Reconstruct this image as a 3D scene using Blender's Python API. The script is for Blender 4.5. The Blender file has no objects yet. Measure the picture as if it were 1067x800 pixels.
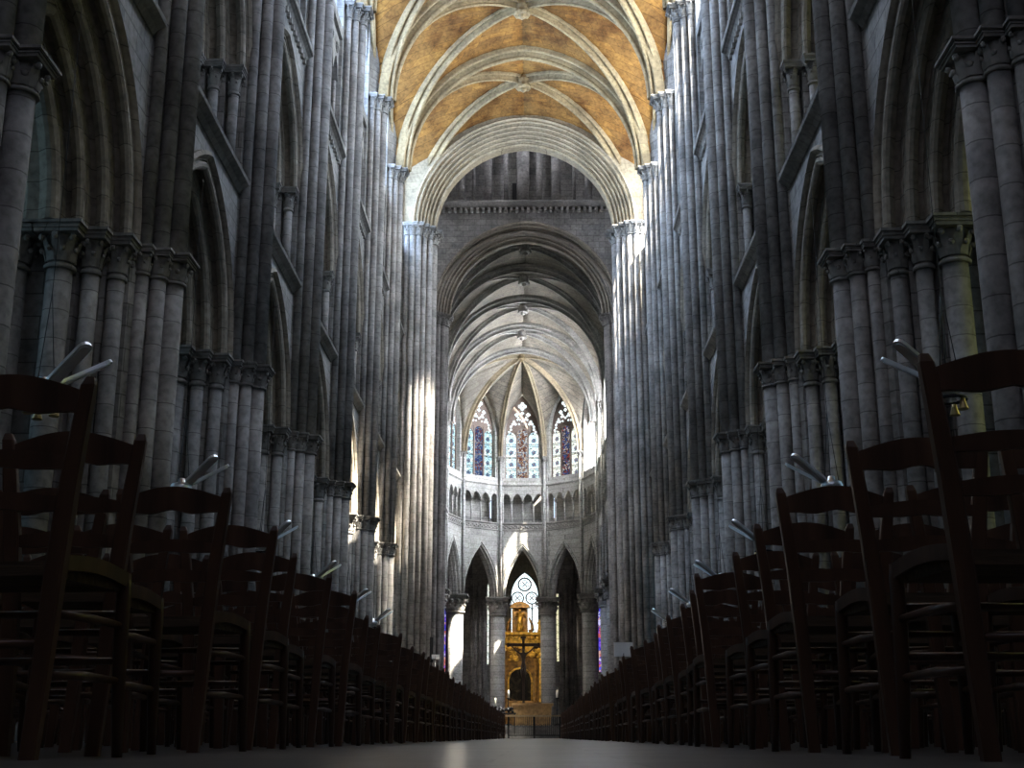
import bpy, bmesh, math, random
from math import sin, cos, pi, sqrt, atan2, acos, radians
from mathutils import Vector, Matrix
random.seed(7)
S = bpy.context.scene
COL = S.collection
D = bpy.data

# ------------------------------------------------------------------ materials
MATS = {}
def newmat(name):
    m = D.materials.new(name); m.use_nodes = True
    nt = m.node_tree; nt.nodes.clear()
    MATS[name] = m
    return m, nt, nt.nodes, nt.links
def N(nt, t, **k):
    n = nt.nodes.new(t)
    for a, b in k.items():
        if a in n.inputs.keys() if hasattr(n.inputs, 'keys') else False: n.inputs[a].default_value = b
        else: setattr(n, a, b)
    return n
def mth(nt, op, a, b=None, c=None):
    n = nt.nodes.new('ShaderNodeMath'); n.operation = op
    for i, v in enumerate((a, b, c)):
        if v is None: continue
        if isinstance(v, (int, float)): n.inputs[i].default_value = v
        else: nt.links.new(v, n.inputs[i])
    return n.outputs[0]
def ramp(nt, fac, stops):
    n = nt.nodes.new('ShaderNodeValToRGB')
    e = n.color_ramp.elements
    while len(e) < len(stops): e.new(0.5)
    for i, (p, c) in enumerate(stops):
        e[i].position = p; e[i].color = (*c, 1) if len(c) == 3 else c
    nt.links.new(fac, n.inputs[0]); return n.outputs[0]
def mixc(nt, typ, fac, a, b):
    n = nt.nodes.new('ShaderNodeMix'); n.data_type = 'RGBA'; n.blend_type = typ
    if isinstance(fac, (int, float)): n.inputs[0].default_value = fac
    else: nt.links.new(fac, n.inputs[0])
    for s, v in ((6, a), (7, b)):
        if isinstance(v, tuple): n.inputs[s].default_value = (*v, 1)
        else: nt.links.new(v, n.inputs[s])
    return n.outputs[2]

def stone(name, c1, c2, row=0.34, bw=0.62, mortar=0.012, mode='wall', mort=None, stain=0.55, bump=0.35, rough=0.86, stainc=None):
    m, nt, nd, lk = newmat(name)
    out = nd.new('ShaderNodeOutputMaterial'); bs = nd.new('ShaderNodeBsdfPrincipled')
    bs.inputs['Roughness'].default_value = rough
    bs.inputs['Specular IOR Level'].default_value = 0.25
    geo = nd.new('ShaderNodeNewGeometry')
    sep = nd.new('ShaderNodeSeparateXYZ'); lk.new(geo.outputs['Position'], sep.inputs[0])
    comb = nd.new('ShaderNodeCombineXYZ')
    oi = nd.new('ShaderNodeObjectInfo')
    if mode == 'wall':
        lk.new(mth(nt, 'ADD', sep.outputs[0], sep.outputs[1]), comb.inputs[0]); lk.new(sep.outputs[2], comb.inputs[1])
    elif mode == 'round':
        comb.inputs[0].default_value = 3.0
        lk.new(mth(nt, 'ADD', sep.outputs[2], mth(nt, 'MULTIPLY', oi.outputs['Random'], 37.0)), comb.inputs[1]); bw = 400.0
    elif mode == 'web':
        lk.new(mth(nt, 'ADD', mth(nt, 'ABSOLUTE', sep.outputs[0]), sep.outputs[2]), comb.inputs[0]); lk.new(sep.outputs[1], comb.inputs[1])
    elif mode == 'floor':
        lk.new(sep.outputs[0], comb.inputs[0]); lk.new(sep.outputs[1], comb.inputs[1])
    br = nd.new('ShaderNodeTexBrick'); br.offset = 0.5
    lk.new(comb.outputs[0], br.inputs['Vector'])
    br.inputs['Color1'].default_value = (*c1, 1); br.inputs['Color2'].default_value = (*c2, 1)
    mo = mort or tuple(x*0.45 for x in c1)
    br.inputs['Mortar'].default_value = (*mo, 1)
    br.inputs['Scale'].default_value = 1.0
    br.inputs['Mortar Size'].default_value = mortar; br.inputs['Mortar Smooth'].default_value = 0.3
    br.inputs['Brick Width'].default_value = bw; br.inputs['Row Height'].default_value = row
    ns = nd.new('ShaderNodeTexNoise'); ns.inputs['Scale'].default_value = 0.9; ns.inputs['Detail'].default_value = 7; ns.inputs['Roughness'].default_value = 0.65
    lk.new(geo.outputs['Position'], ns.inputs['Vector'])
    st = ramp(nt, ns.outputs[0], [(0.32, stainc or (1-stain,)*3), (0.62, (1.0, 1.0, 1.0))])
    c = mixc(nt, 'MULTIPLY', 1.0, br.outputs[0], st)
    n2 = nd.new('ShaderNodeTexNoise'); n2.inputs['Scale'].default_value = 9; n2.inputs['Detail'].default_value = 5
    lk.new(geo.outputs['Position'], n2.inputs['Vector'])
    s2 = ramp(nt, n2.outputs[0], [(0.3, (0.62,)*3), (0.5, (1.0,)*3), (0.72, (1.25,)*3)])
    c = mixc(nt, 'MULTIPLY', 0.8, c, s2)
    lk.new(c, bs.inputs['Base Color'])
    bp = nd.new('ShaderNodeBump'); bp.inputs['Strength'].default_value = bump; bp.inputs['Distance'].default_value = 0.02
    h = mth(nt, 'ADD', mth(nt, 'MULTIPLY', br.outputs['Fac'], -1.0), mth(nt, 'MULTIPLY', n2.outputs[0], 0.9))
    lk.new(h, bp.inputs['Height']); lk.new(bp.outputs[0], bs.inputs['Normal'])
    lk.new(bs.outputs[0], out.inputs[0])
    return m

stone('wall', (0.36, 0.34, 0.31), (0.27, 0.26, 0.25), stain=0.5)
stone('shaft', (0.36, 0.335, 0.31), (0.28, 0.265, 0.25), row=0.42, mortar=0.009, mode='round', stain=0.55)
stone('carved', (0.32, 0.30, 0.27), (0.26, 0.245, 0.225), row=0.5, bw=1.1, mortar=0.008, stain=0.5)
stone('arch', (0.36, 0.315, 0.25), (0.27, 0.24, 0.195), row=0.40, bw=30.0, mortar=0.008, stain=0.45)
stone('ribstone', (0.36, 0.275, 0.15), (0.28, 0.21, 0.12), row=0.45, bw=3.5, mortar=0.004, stain=0.45)
stone('warm_arch', (0.36, 0.29, 0.19), (0.29, 0.235, 0.16), row=0.40, bw=30.0, mortar=0.006, stain=0.4)
stone('web_gold', (0.31, 0.155, 0.036), (0.215, 0.11, 0.03), row=0.22, bw=0.5, mortar=0.008, mode='web', stainc=(0.30, 0.21, 0.14), bump=0.25)
stone('web_grey', (0.25, 0.215, 0.17), (0.18, 0.16, 0.13), row=0.2, bw=0.5, mortar=0.010, mode='web', stain=0.4)
stone('choir_wall', (0.46, 0.44, 0.40), (0.38, 0.365, 0.335), row=0.34, stain=0.35)
stone('choir_shaft', (0.46, 0.44, 0.41), (0.36, 0.345, 0.32), row=0.42, mode='round', stain=0.3, mortar=0.016)
stone('floorstone', (0.20, 0.195, 0.19), (0.14, 0.14, 0.14), row=0.45, bw=0.6, mortar=0.008, mode='floor', rough=0.28, stain=0.4, bump=0.12)

def simple(name, col, rough=0.5, metal=0.0, noise=0.0, scale=12, stretch=None, bump=0.0):
    m, nt, nd, lk = newmat(name)
    out = nd.new('ShaderNodeOutputMaterial'); bs = nd.new('ShaderNodeBsdfPrincipled')
    bs.inputs['Roughness'].default_value = rough; bs.inputs['Metallic'].default_value = metal
    tc = nd.new('ShaderNodeTexCoord'); mp = nd.new('ShaderNodeMapping')
    lk.new(tc.outputs['Object'], mp.inputs[0])
    if stretch: mp.inputs['Scale'].default_value = stretch
    ns = nd.new('ShaderNodeTexNoise'); ns.inputs['Scale'].default_value = scale; ns.inputs['Detail'].default_value = 4
    lk.new(mp.outputs[0], ns.inputs['Vector'])
    k = noise
    c = ramp(nt, ns.outputs[0], [(0.3, tuple(x*(1-k) for x in col)), (0.7, tuple(min(1, x*(1+k)) for x in col))])
    lk.new(c, bs.inputs['Base Color'])
    if bump:
        bp = nd.new('ShaderNodeBump'); bp.inputs['Strength'].default_value = bump; bp.inputs['Distance'].default_value = 0.01
        lk.new(ns.outputs[0], bp.inputs['Height']); lk.new(bp.outputs[0], bs.inputs['Normal'])
    lk.new(bs.outputs[0], out.inputs[0]); return m
simple('wood', (0.098, 0.050, 0.030), 0.36, 0, 0.45, 14, (1, 1, 0.12))
simple('rush', (0.085, 0.055, 0.03), 0.8, 0, 0.5, 60, (0.1, 1, 1), bump=0.6)
simple('chrome', (0.85, 0.88, 0.92), 0.33, 1.0, 0.05)
simple('brass', (0.45, 0.34, 0.16), 0.3, 1.0, 0.1)
simple('black_metal', (0.02, 0.02, 0.022), 0.45, 0.6, 0.1)
simple('gold', (0.62, 0.36, 0.07), 0.38, 0.55, 0.75, 3.5, bump=0.9)
simple('dark_gold', (0.20, 0.11, 0.03), 0.5, 0.3, 0.7, 3, bump=0.7)
simple('altar_wood', (0.42, 0.26, 0.11), 0.6, 0, 0.35, 7)
simple('rail_top', (0.36, 0.28, 0.17), 0.5, 0, 0.2)
simple('white_panel', (0.62, 0.62, 0.62), 0.5, 0, 0.03)
simple('candle_wax', (0.78, 0.74, 0.62), 0.5, 0, 0.03)
simple('lead', (0.035, 0.033, 0.035), 0.6, 0.2, 0.2)
simple('tracery_stone', (0.16, 0.12, 0.10), 0.8, 0, 0.3)
simple('bronze', (0.06, 0.042, 0.03), 0.45, 0.5, 0.2)

def painting():
    m, nt, nd, lk = newmat('painting')
    out = nd.new('ShaderNodeOutputMaterial'); bs = nd.new('ShaderNodeBsdfPrincipled'); bs.inputs['Roughness'].default_value = 0.9; bs.inputs['Specular IOR Level'].default_value = 0.05
    tc = nd.new('ShaderNodeTexCoord')
    ns = nd.new('ShaderNodeTexNoise'); ns.inputs['Scale'].default_value = 1.6; ns.inputs['Detail'].default_value = 5; ns.inputs['Distortion'].default_value = 0.8
    lk.new(tc.outputs['Object'], ns.inputs['Vector'])
    c = ramp(nt, ns.outputs[0], [(0.48, (0.010, 0.010, 0.012)), (0.60, (0.03, 0.028, 0.025)), (0.68, (0.16, 0.10, 0.06)), (0.78, (0.5, 0.42, 0.32))])
    lk.new(c, bs.inputs['Base Color']); lk.new(bs.outputs[0], out.inputs[0])
painting()

def glass(name, cols, strength, scale=3.0, medal=0.0, clear=0.0, vs=None):
    """lit leaded glass: voronoi quarries in several colours, optional medallions; clear adds see-through."""
    m, nt, nd, lk = newmat(name)
    out = nd.new('ShaderNodeOutputMaterial'); em = nd.new('ShaderNodeEmission')
    tc = nd.new('ShaderNodeTexCoord')
    vo = nd.new('ShaderNodeTexVoronoi'); vo.inputs['Scale'].default_value = scale
    mp = nd.new('ShaderNodeMapping'); lk.new(tc.outputs['Object'], mp.inputs[0])
    if vs: mp.inputs['Scale'].default_value = vs
    lk.new(mp.outputs[0], vo.inputs['Vector'])
    sp = nd.new('ShaderNodeSeparateColor'); lk.new(vo.outputs['Color'], sp.inputs[0])
    n = len(cols)
    cr = nd.new('ShaderNodeValToRGB'); cr.color_ramp.interpolation = 'CONSTANT'
    e = cr.color_ramp.elements
    while len(e) < n: e.new(0.5)
    for i, c in enumerate(cols): e[i].position = i/n; e[i].color = (*c, 1)
    lk.new(sp.outputs[0], cr.inputs[0]); col = cr.outputs[0]
    v2 = nd.new('ShaderNodeTexVoronoi'); v2.feature = 'DISTANCE_TO_EDGE'; v2.inputs['Scale'].default_value = scale
    lk.new(mp.outputs[0], v2.inputs['Vector'])
    ld = ramp(nt, v2.outputs['Distance'], [(0.02, (0.12,)*3), (0.06, (1,)*3)])
    if not clear: col = mixc(nt, 'MULTIPLY', 1.0, col, ld)
    if medal:
        s = nd.new('ShaderNodeSeparateXYZ'); lk.new(tc.outputs['Object'], s.inputs[0])
        fz = mth(nt, 'SUBTRACT', mth(nt, 'MODULO', s.outputs[2], medal), medal/2)
        d = mth(nt, 'SQRT', mth(nt, 'ADD', mth(nt, 'POWER', mth(nt, 'ABSOLUTE', s.outputs[0]), 2.0), mth(nt, 'POWER', mth(nt, 'ABSOLUTE', fz), 2.0)))
        rg = ramp(nt, d, [(0.0, (0.45, 0.2, 0.18)), (0.05, (0.12, 0.1, 0.14)), (0.11, (0.3, 0.35, 0.5)), (0.15, (0.06, 0.06, 0.08)), (0.18, (1, 1, 1))])
        bar = ramp(nt, mth(nt, 'ABSOLUTE', fz), [(medal/2-0.03, (1, 1, 1)), (medal/2-0.012, (0.08,)*3)])
        col = mixc(nt, 'MULTIPLY', 1.0, mixc(nt, 'MULTIPLY', 1.0, col, rg), bar)
    lk.new(col, em.inputs[0]); em.inputs[1].default_value = strength
    if clear:
        tr = nd.new('ShaderNodeBsdfTransparent'); tr.inputs[0].default_value = (clear, clear, clear, 1)
        ad = nd.new('ShaderNodeAddShader'); lk.new(em.outputs[0], ad.inputs[0]); lk.new(tr.outputs[0], ad.inputs[1])
        lk.new(ad.outputs[0], out.inputs[0])
    else:
        lk.new(em.outputs[0], out.inputs[0])
    return m
G_CLER = 20
glass('gl_clere', [(0.42, 0.62, 1.0), (0.5, 0.7, 1.0), (0.60, 0.76, 1.0)], G_CLER, 2.5)
glass('gl_near', [(0.66, 0.78, 1.0), (0.74, 0.82, 1.0)], 8.5, 2.5)
glass('gl_lantern', [(0.78, 0.84, 1.0), (0.84, 0.88, 1.0)], 15.0, 2.5)
glass('gl_rose', [(0.50, 0.62, 0.9), (0.6, 0.66, 0.95), (0.75, 0.7, 0.75)], 0.9, 2.5)
glass('gl_clear', [(0.75, 0.86, 1.0), (0.8, 0.9, 1.0)], 6.5, 2.0, clear=0.95)
glass('gl_choir_clear', [(0.75, 0.86, 1.0), (0.85, 0.9, 1.0)], 22.0, 2.0, clear=0.95)
glass('gl_gris', [(0.60, 0.80, 0.86), (0.72, 0.88, 0.86), (0.78, 0.90, 0.84), (0.5, 0.72, 0.85)], 1.2, 5, medal=0.9)
glass('gl_gris_blue', [(0.42, 0.68, 0.80), (0.55, 0.78, 0.84), (0.74, 0.90, 0.86)], 1.0, 5, medal=0.9)
glass('gl_gris_warm', [(0.80, 0.86, 0.78), (0.9, 0.92, 0.78), (0.75, 0.86, 0.86)], 1.0, 5, medal=0.9)
glass('gl_fig_brown', [(0.40, 0.24, 0.16), (0.75, 0.65, 0.55), (0.22, 0.08, 0.05), (0.7, 0.76, 0.8), (0.25, 0.3, 0.42)], 0.55, 9)
glass('gl_fig_blue', [(0.06, 0.10, 0.30), (0.10, 0.22, 0.5), (0.35, 0.4, 0.5), (0.25, 0.08, 0.07), (0.15, 0.2, 0.3)], 0.5, 9)
glass('gl_fig_dark', [(0.10, 0.10, 0.16), (0.30, 0.06, 0.05), (0.06, 0.12, 0.35), (0.6, 0.55, 0.5), (0.05, 0.04, 0.05)], 0.5, 9)
glass('gl_white', [(0.80, 0.95, 1.0), (0.90, 0.97, 1.0), (0.7, 0.9, 0.95)], 1.6, 8)
glass('gl_violet', [(0.05, 0.04, 0.5), (0.25, 0.1, 0.65), (0.6, 0.12, 0.12), (0.1, 0.12, 0.8), (0.6, 0.35, 0.3), (0.5, 0.5, 0.8)], 0.8, 5)
glass('gl_aisle', [(0.25, 0.45, 0.62), (0.35, 0.58, 0.75), (0.20, 0.36, 0.5)], 1.3, 3, vs=(1, 1, 0.5))
glass('gl_yellow', [(0.62, 0.62, 0.14), (0.70, 0.72, 0.20), (0.5, 0.56, 0.16)], 2.2, 3)
glass('gl_sliver', [(0.80, 0.9, 0.8), (0.85, 0.9, 0.75)], 0.9, 3)
glass('gl_sliver_y', [(0.75, 0.72, 0.45), (0.8, 0.75, 0.5)], 0.7, 3)

# ------------------------------------------------------------------ mesh building
class MB:
    def __init__(s): s.v = []; s.f = []; s.sm = []
    def add(s, vs, fs, smooth=False):
        b = len(s.v); s.v.extend(vs)
        for f in fs: s.f.append(tuple(i+b for i in f)); s.sm.append(smooth)
        return s
    def box(s, x0, x1, y0, y1, z0, z1):
        vs = [(x, y, z) for z in (z0, z1) for y in (y0, y1) for x in (x0, x1)]
        return s.add(vs, [(0, 2, 3, 1), (4, 5, 7, 6), (0, 1, 5, 4), (2, 6, 7, 3), (0, 4, 6, 2), (1, 3, 7, 5)])
    def prism(s, poly, z0, z1):
        n = len(poly)
        vs = [(x, y, z0) for x, y in poly] + [(x, y, z1) for x, y in poly]
        fs = [(i, (i+1) % n, n+(i+1) % n, n+i) for i in range(n)] + [tuple(range(n-1, -1, -1)), tuple(range(n, 2*n))]
        return s.add(vs, fs)
    def lathe(s, prof, x=0, y=0, seg=12, smooth=True, cap=True):
        vs = []; fs = []
        for r, z in prof:
            for k in range(seg):
                a = 2*pi*k/seg; vs.append((x+r*cos(a), y+r*sin(a), z))
        for i in range(len(prof)-1):
            for k in range(seg):
                k2 = (k+1) % seg
                fs.append((i*seg+k, i*seg+k2, (i+1)*seg+k2, (i+1)*seg+k))
        s.add(vs, fs, smooth)
        if cap:
            b = len(s.v)-len(vs)
            s.f.append(tuple(b+k for k in range(seg-1, -1, -1))); s.sm.append(False)
            s.f.append(tuple(b+(len(prof)-1)*seg+k for k in range(seg))); s.sm.append(False)
        return s
    def tube(s, pts, radii, seg=8, flat=1.0, smooth=True):
        pts = [Vector(p) for p in pts]; n = len(pts)
        if isinstance(radii, (int, float)): radii = [radii]*n
        vs = []; fs = []
        up = None
        for i in range(n):
            t = (pts[min(i+1, n-1)]-pts[max(i-1, 0)]).normalized()
            if up is None:
                up = Vector((0, 1, 0)) if abs(t.y) < 0.9 else Vector((1, 0, 0))
            a = t.cross(up).normalized(); b = t.cross(a).normalized(); up = -b if (-b).dot(up) > 0 else b
            for k in range(seg):
                an = 2*pi*k/seg
                vs.append(tuple(pts[i]+a*radii[i]*cos(an)+b*radii[i]*flat*sin(an)))
        for i in range(n-1):
            for k in range(seg):
                k2 = (k+1) % seg; fs.append((i*seg+k, i*seg+k2, (i+1)*seg+k2, (i+1)*seg+k))
        s.add(vs, fs, smooth)
        b = len(s.v)-len(vs)
        s.f.append(tuple(b+k for k in range(seg))); s.sm.append(False)
        s.f.append(tuple(b+(n-1)*seg+k for k in range(seg))); s.sm.append(False)
        return s
    def ball(s, c, r, seg=8, rings=5, sc=(1, 1, 1)):
        pr = []
        vs = []; fs = []
        for i in range(1, rings):
            a = pi*i/rings
            for k in range(seg):
                b = 2*pi*k/seg
                vs.append((c[0]+r*sc[0]*sin(a)*cos(b), c[1]+r*sc[1]*sin(a)*sin(b), c[2]+r*sc[2]*cos(a)))
        t = len(vs); vs.append((c[0], c[1], c[2]+r*sc[2])); vs.append((c[0], c[1], c[2]-r*sc[2]))
        for i in range(rings-2):
            for k in range(seg):
                k2 = (k+1) % seg; fs.append((i*seg+k, (i+1)*seg+k, (i+1)*seg+k2, i*seg+k2))
        for k in range(seg):
            k2 = (k+1) % seg; fs.append((t, k, k2)); fs.append((t+1, (rings-2)*seg+k2, (rings-2)*seg+k))
        return s.add(vs, fs, True)
    def extr(s, poly, axis, a0, a1):
        """polygon in the two axes other than `axis` extruded along it"""
        n = len(poly)
        def P(p, a):
            if axis == 'x': return (a, p[0], p[1])
            if axis == 'y': return (p[0], a, p[1])
            return (p[0], p[1], a)
        vs = [P(p, a0) for p in poly]+[P(p, a1) for p in poly]
        fs = [(i, (i+1) % n, n+(i+1) % n, n+i) for i in range(n)] + [tuple(range(n-1, -1, -1)), tuple(range(n, 2*n))]
        return s.add(vs, fs)
    def xf(s, M, start=0):
        for i in range(start, len(s.v)): s.v[i] = tuple(M @ Vector(s.v[i]))
        return s
    def mesh(s, name, mat):
        me = D.meshes.new(name); me.from_pydata([tuple(v) for v in s.v], [], s.f)
        me.polygons.foreach_set('use_smooth', s.sm)
        bm = bmesh.new(); bm.from_mesh(me); bmesh.ops.recalc_face_normals(bm, faces=bm.faces); bm.to_mesh(me); bm.free()
        me.materials.append(MATS[mat]); me.update(); return me

def link(name, data, parent=None, loc=(0, 0, 0), rz=0.0):
    o = D.objects.new(name, data); COL.objects.link(o)
    o.location = loc; o.rotation_euler = (0, 0, rz)
    if parent: o.parent = parent
    return o
def tag(o, label, cat, group=None):
    if not 4 <= len(label.split()) <= 16: print('BADLABEL', len(label.split()), label)
    o['label'] = label; o['category'] = cat
    if group: o['group'] = group
    return o
def thing(name, label, cat, loc=(0, 0, 0), rz=0.0, group=None):
    return tag(link(name, None, None, loc, rz), label, cat, group)
def struct(name, data, loc=(0, 0, 0), rz=0.0):
    o = link(name, data, None, loc, rz); o['kind'] = 'structure'; return o

ORD = ['first', 'second', 'third', 'fourth', 'fifth', 'sixth', 'seventh', 'eighth', 'ninth', 'tenth']
NUMS = {20: 'twenty', 30: 'thirty', 40: 'forty', 50: 'fifty'}
def ordinal(n):
    base = ORD + ['eleventh', 'twelfth', 'thirteenth', 'fourteenth', 'fifteenth', 'sixteenth', 'seventeenth', 'eighteenth', 'nineteenth']
    if n <= 19: return base[n-1]
    t, u = n//10*10, n % 10
    if u == 0: return {20: 'twentieth', 30: 'thirtieth', 40: 'fortieth', 50: 'fiftieth', 60: 'sixtieth'}[t]
    return NUMS[t]+'-'+base[u-1]

# ------------------------------------------------------------------ gothic elements (local frame: x along the wall, y outward depth, z up)
def arc_par(a, h):
    r = (a*a+h*h)/(2*a); return r, a-r
def arch_z(t, a, h, z0):
    t = abs(t)
    if t >= a: return z0
    r, c = arc_par(a, h); return z0+sqrt(max(0, r*r-(t-c)**2))
def archivolt(mb, a, h, z0, prof, seg=10, leg=None, half=False, closed=False):
    r, c = arc_par(a, h); rows = []
    for d, y in prof:
        rr = r-d; th = acos(max(-1, min(1, -c/rr))) if rr > abs(c) else 0
        R = [(c+rr*cos(th*i/seg), y, z0+rr*sin(th*i/seg)) for i in range(seg+1)]
        if leg is not None: R = [(c+rr, y, leg)] + R
        if not half: R = R + [(-x, yy, z) for x, yy, z in reversed(R[:-1])]
        rows.append(R)
    n = len(rows[0]); m = len(rows); vs = [p for R in rows for p in R]; fs = []
    for j in range(m-1 if not closed else m):
        j2 = (j+1) % m
        for i in range(n-1): fs.append((j*n+i, j*n+i+1, j2*n+i+1, j2*n+i))
    if closed:
        fs.append(tuple(j*n for j in range(m))); fs.append(tuple(j*n+n-1 for j in range(m)))
    mb.add(vs, fs, False); return mb
def order_profile(m0, n=3, ds=0.24, ms=0.27, sof=0.62, hood=True, rr=0.085, back=True):
    P = []
    if hood: P += [(-0.13, m0+0.02), (-0.13, m0-0.06), (-0.05, m0-0.10), (-0.01, m0-0.04)]
    for k in range(n):
        d, m = k*ds, m0+k*ms
        P += [(d, m), (d+ds*0.18, m), (d+ds*0.18, m+ms*0.24)]
        cx, cy = d+ds*0.18+rr, m+ms*0.24
        for q in range(6):
            an = pi+q*pi/5; P.append((cx+rr*cos(an), cy+rr*sin(an)))
        P += [(d+ds*0.62, m+ms*0.24+rr*1.1), (d+ds*0.30, m+ms*0.24+rr*1.35), (d+ds*0.45, m+ms*0.92), (d+ds, m+ms*0.95)]
    d, m = n*ds, m0+n*ms
    P += [(d, m), (d+0.04, m)]
    R = rr*1.35
    for q in range(7):
        an = pi+q*pi/6*1.1; P.append((d+0.04+R+R*cos(an), m+R*0.7+R*sin(an)))
    P += [(d+0.18, m+0.25), (d+0.18, m+sof-0.2)]
    if back: P += [(d, m+sof), (d, m+sof+0.15), (d-ds, m+sof+0.15), (d-ds, m+sof+0.35), (0, m+sof+0.35), (0, m+sof+0.5)]
    return P
def wall_strips(mb, t0, t1, flo, fhi, y0, y1, n=40):
    """solid wall between y0 and y1 whose lower / upper edge follow flo(t) / fhi(t)"""
    ts = [t0+(t1-t0)*i/n for i in range(n+1)]
    vs = []
    for t in ts:
        a, b = flo(t), fhi(t)
        vs += [(t, y0, a), (t, y0, b), (t, y1, a), (t, y1, b)]
    fs = []
    for i in range(n):
        p, q = 4*i, 4*i+4
        fs += [(p, q, q+1, p+1), (p+2, p+3, q+3, q+2), (p, p+2, q+2, q), (p+1, q+1, q+3, p+3)]
    fs += [(0, 1, 3, 2), (4*n, 4*n+2, 4*n+3, 4*n+1)]
    mb.add(vs, fs)
def rollpts(cx, cy, r, a0, a1, n):
    return [(cx+r*cos(a0+(a1-a0)*i/n), cy+r*sin(a0+(a1-a0)*i/n)) for i in range(n+1)]
def rib_profile(w=0.28, d=0.32):
    """symmetric rib section (d inward, y across): side rolls, deep hollows, central roll on a stem"""
    r1, r2 = w*0.23, w*0.29
    H = [(-0.25, w), (0.02, w)]
    H += [(0.04+r1*sin(q*pi/4), w-r1+r1*cos(q*pi/4)) for q in range(0, 5)]
    H += [(-0.12, w-2*r1-0.01), (-0.14, w*0.34), (d-2*r2, w*0.17)]
    H += [(d-r2+r2*sin(a), r2*cos(a)) for a in (-0.9, -0.3, 0.3, 0.9)]
    return H + [(d, 0)] + [(dd, -y) for dd, y in reversed(H)]

_cap = {}
def capital_mesh(r, h, flare=1.75, ab=None, mat='carved', leaves=8, seg=12, aba=True):
    key = (r, h, flare, ab, mat, leaves, aba)
    if key in _cap: return _cap[key]
    mb = MB(); R = r*flare; ab = ab or R*1.02
    mb.lathe([(r*1.22, 0), (r*1.28, h*0.05), (r*1.2, h*0.1), (r*1.02, h*0.12), (r*1.03, h*0.35), (r*1.08, h*0.58), (R*0.74, h*0.76)], seg=seg)
    for tier, (z0, z1, rb, rt) in enumerate(((0.14, 0.72, 1.05, 1.0), (0.14, 0.46, 1.08, 0.84))):
        for k in range(leaves):
            a = 2*pi*(k+0.5*tier)/leaves
            b0 = r*rb; w = r*0.36
            pts = [(b0, z0*h), (b0*1.16, (z0+z1)*0.5*h), (R*rt*0.92, z1*h*0.94), (R*rt*1.08, z1*h), (R*rt*1.12, z1*h*0.9), (R*rt*0.98, z1*h*0.84)]
            start = len(mb.v); vs = []
            for i, (x, z) in enumerate(pts):
                ww = w*(1.0, 1.0, 0.8, 0.62, 0.55, 0.3)[i]
                vs += [(x, -ww, z), (x+r*0.07, 0, z+0.01), (x, ww, z)]
            fs = []
            for i in range(len(pts)-1):
                for q in (0, 1): fs.append((3*i+q, 3*i+q+1, 3*i+q+4, 3*i+q+3))
            mb.add(vs, fs, True)
            mb.ball((R*rt*1.02, 0, z1*h*0.90), r*0.24, 6, 4)
            mb.xf(Matrix.Rotation(a, 4, 'Z'), start)
    if aba:
        mb.box(-ab, ab, -ab, ab, h*0.76, h*0.84)
        mb.box(-ab*1.08, ab*1.08, -ab*1.08, ab*1.08, h*0.84, h*0.90)
        mb.box(-ab*1.2, ab*1.2, -ab*1.2, ab*1.2, h*0.92, h)
        mb.box(-ab*1.13, ab*1.13, -ab*1.13, ab*1.13, h*0.90, h*0.92)
    _cap[key] = mb.mesh('capital', mat); return _cap[key]
_sh = {}
def shaft_mesh(r, z0, z1, mat='shaft', seg=12):
    key = (r, z0, z1, mat)
    if key not in _sh:
        _sh[key] = MB().lathe([(r, z0), (r, z1)], seg=seg).mesh('shaft', mat)
    return _sh[key]
_bs = {}
def base_mesh(r, mat='carved'):
    if (r, mat) not in _bs:
        mb = MB(); q = r*1.6
        mb.box(-q, q, -q, q, 0, 0.42)
        mb.lathe([(r*1.5, 0.42), (r*1.58, 0.47), (r*1.45, 0.52), (r*1.2, 0.55), (r*1.3, 0.6), (r*1.05, 0.64)])
        _bs[(r, mat)] = mb.mesh('shaft_base', mat)
    return _bs[(r, mat)]

# ------------------------------------------------------------------ layout
BAY = 5.9; Y0 = 12.0
PIERS = [Y0+BAY*k for k in range(-1, 7)]            # 6.1 ... 47.4
YX0, YX1 = 53.3, 64.5                               # crossing west / east faces
CAPT = 7.05; SPR = 22.4
MF = 5.5                                            # wall face distance from the axis
CH = [64.5, 69.3, 74.7, 80.1, 85.5]                 # choir bay lines
YC = 85.5; RA = 5.75
def xo(y): return -0.022*max(0, y-64.5)
sides = (('left', pi/2), ('right', -pi/2))

# pier ---------------------------------------------------------------
VSH = [(0, 5.05, 0.165), (-0.275, 5.20, 0.125), (0.275, 5.20, 0.125), (-0.48, 5.38, 0.10), (0.48, 5.38, 0.10)]
OSH = [(0.80, 5.64, 0.125), (1.04, 5.93, 0.125), (1.24, 6.30, 0.18), (1.24, 6.95, 0.18), (1.02, 7.35, 0.12), (0.78, 7.62, 0.12)]
half = [(5.2, 0.16), (5.34, 0.40), (5.5, 0.66), (5.76, 0.68), (5.76, 0.90), (6.06, 0.92), (6.12, 1.10), (7.1, 1.10), (7.2, 0.9), (7.45, 0.88), (7.5, 0.66), (7.7, 0.62), (7.8, 0.3)]
core_poly = [(t, m) for m, t in half] + [(-t, m) for m, t in reversed(half)]
core_me = MB().prism(core_poly, 0, CAPT).mesh('core', 'wall')
up_poly = [(0.14, 5.2), (0.34, 5.32), (0.56, 5.5), (0.56, 5.9), (-0.56, 5.9), (-0.56, 5.5), (-0.34, 5.32), (-0.14, 5.2)]
core_up = MB().prism(up_poly, CAPT, 27.6).mesh('upper_core', 'wall')
plinth = MB().prism([(t*1.07, 6.5+(m-6.5)*1.06) for t, m in core_poly], 0, 0.3).mesh('plinth', 'wall')
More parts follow.
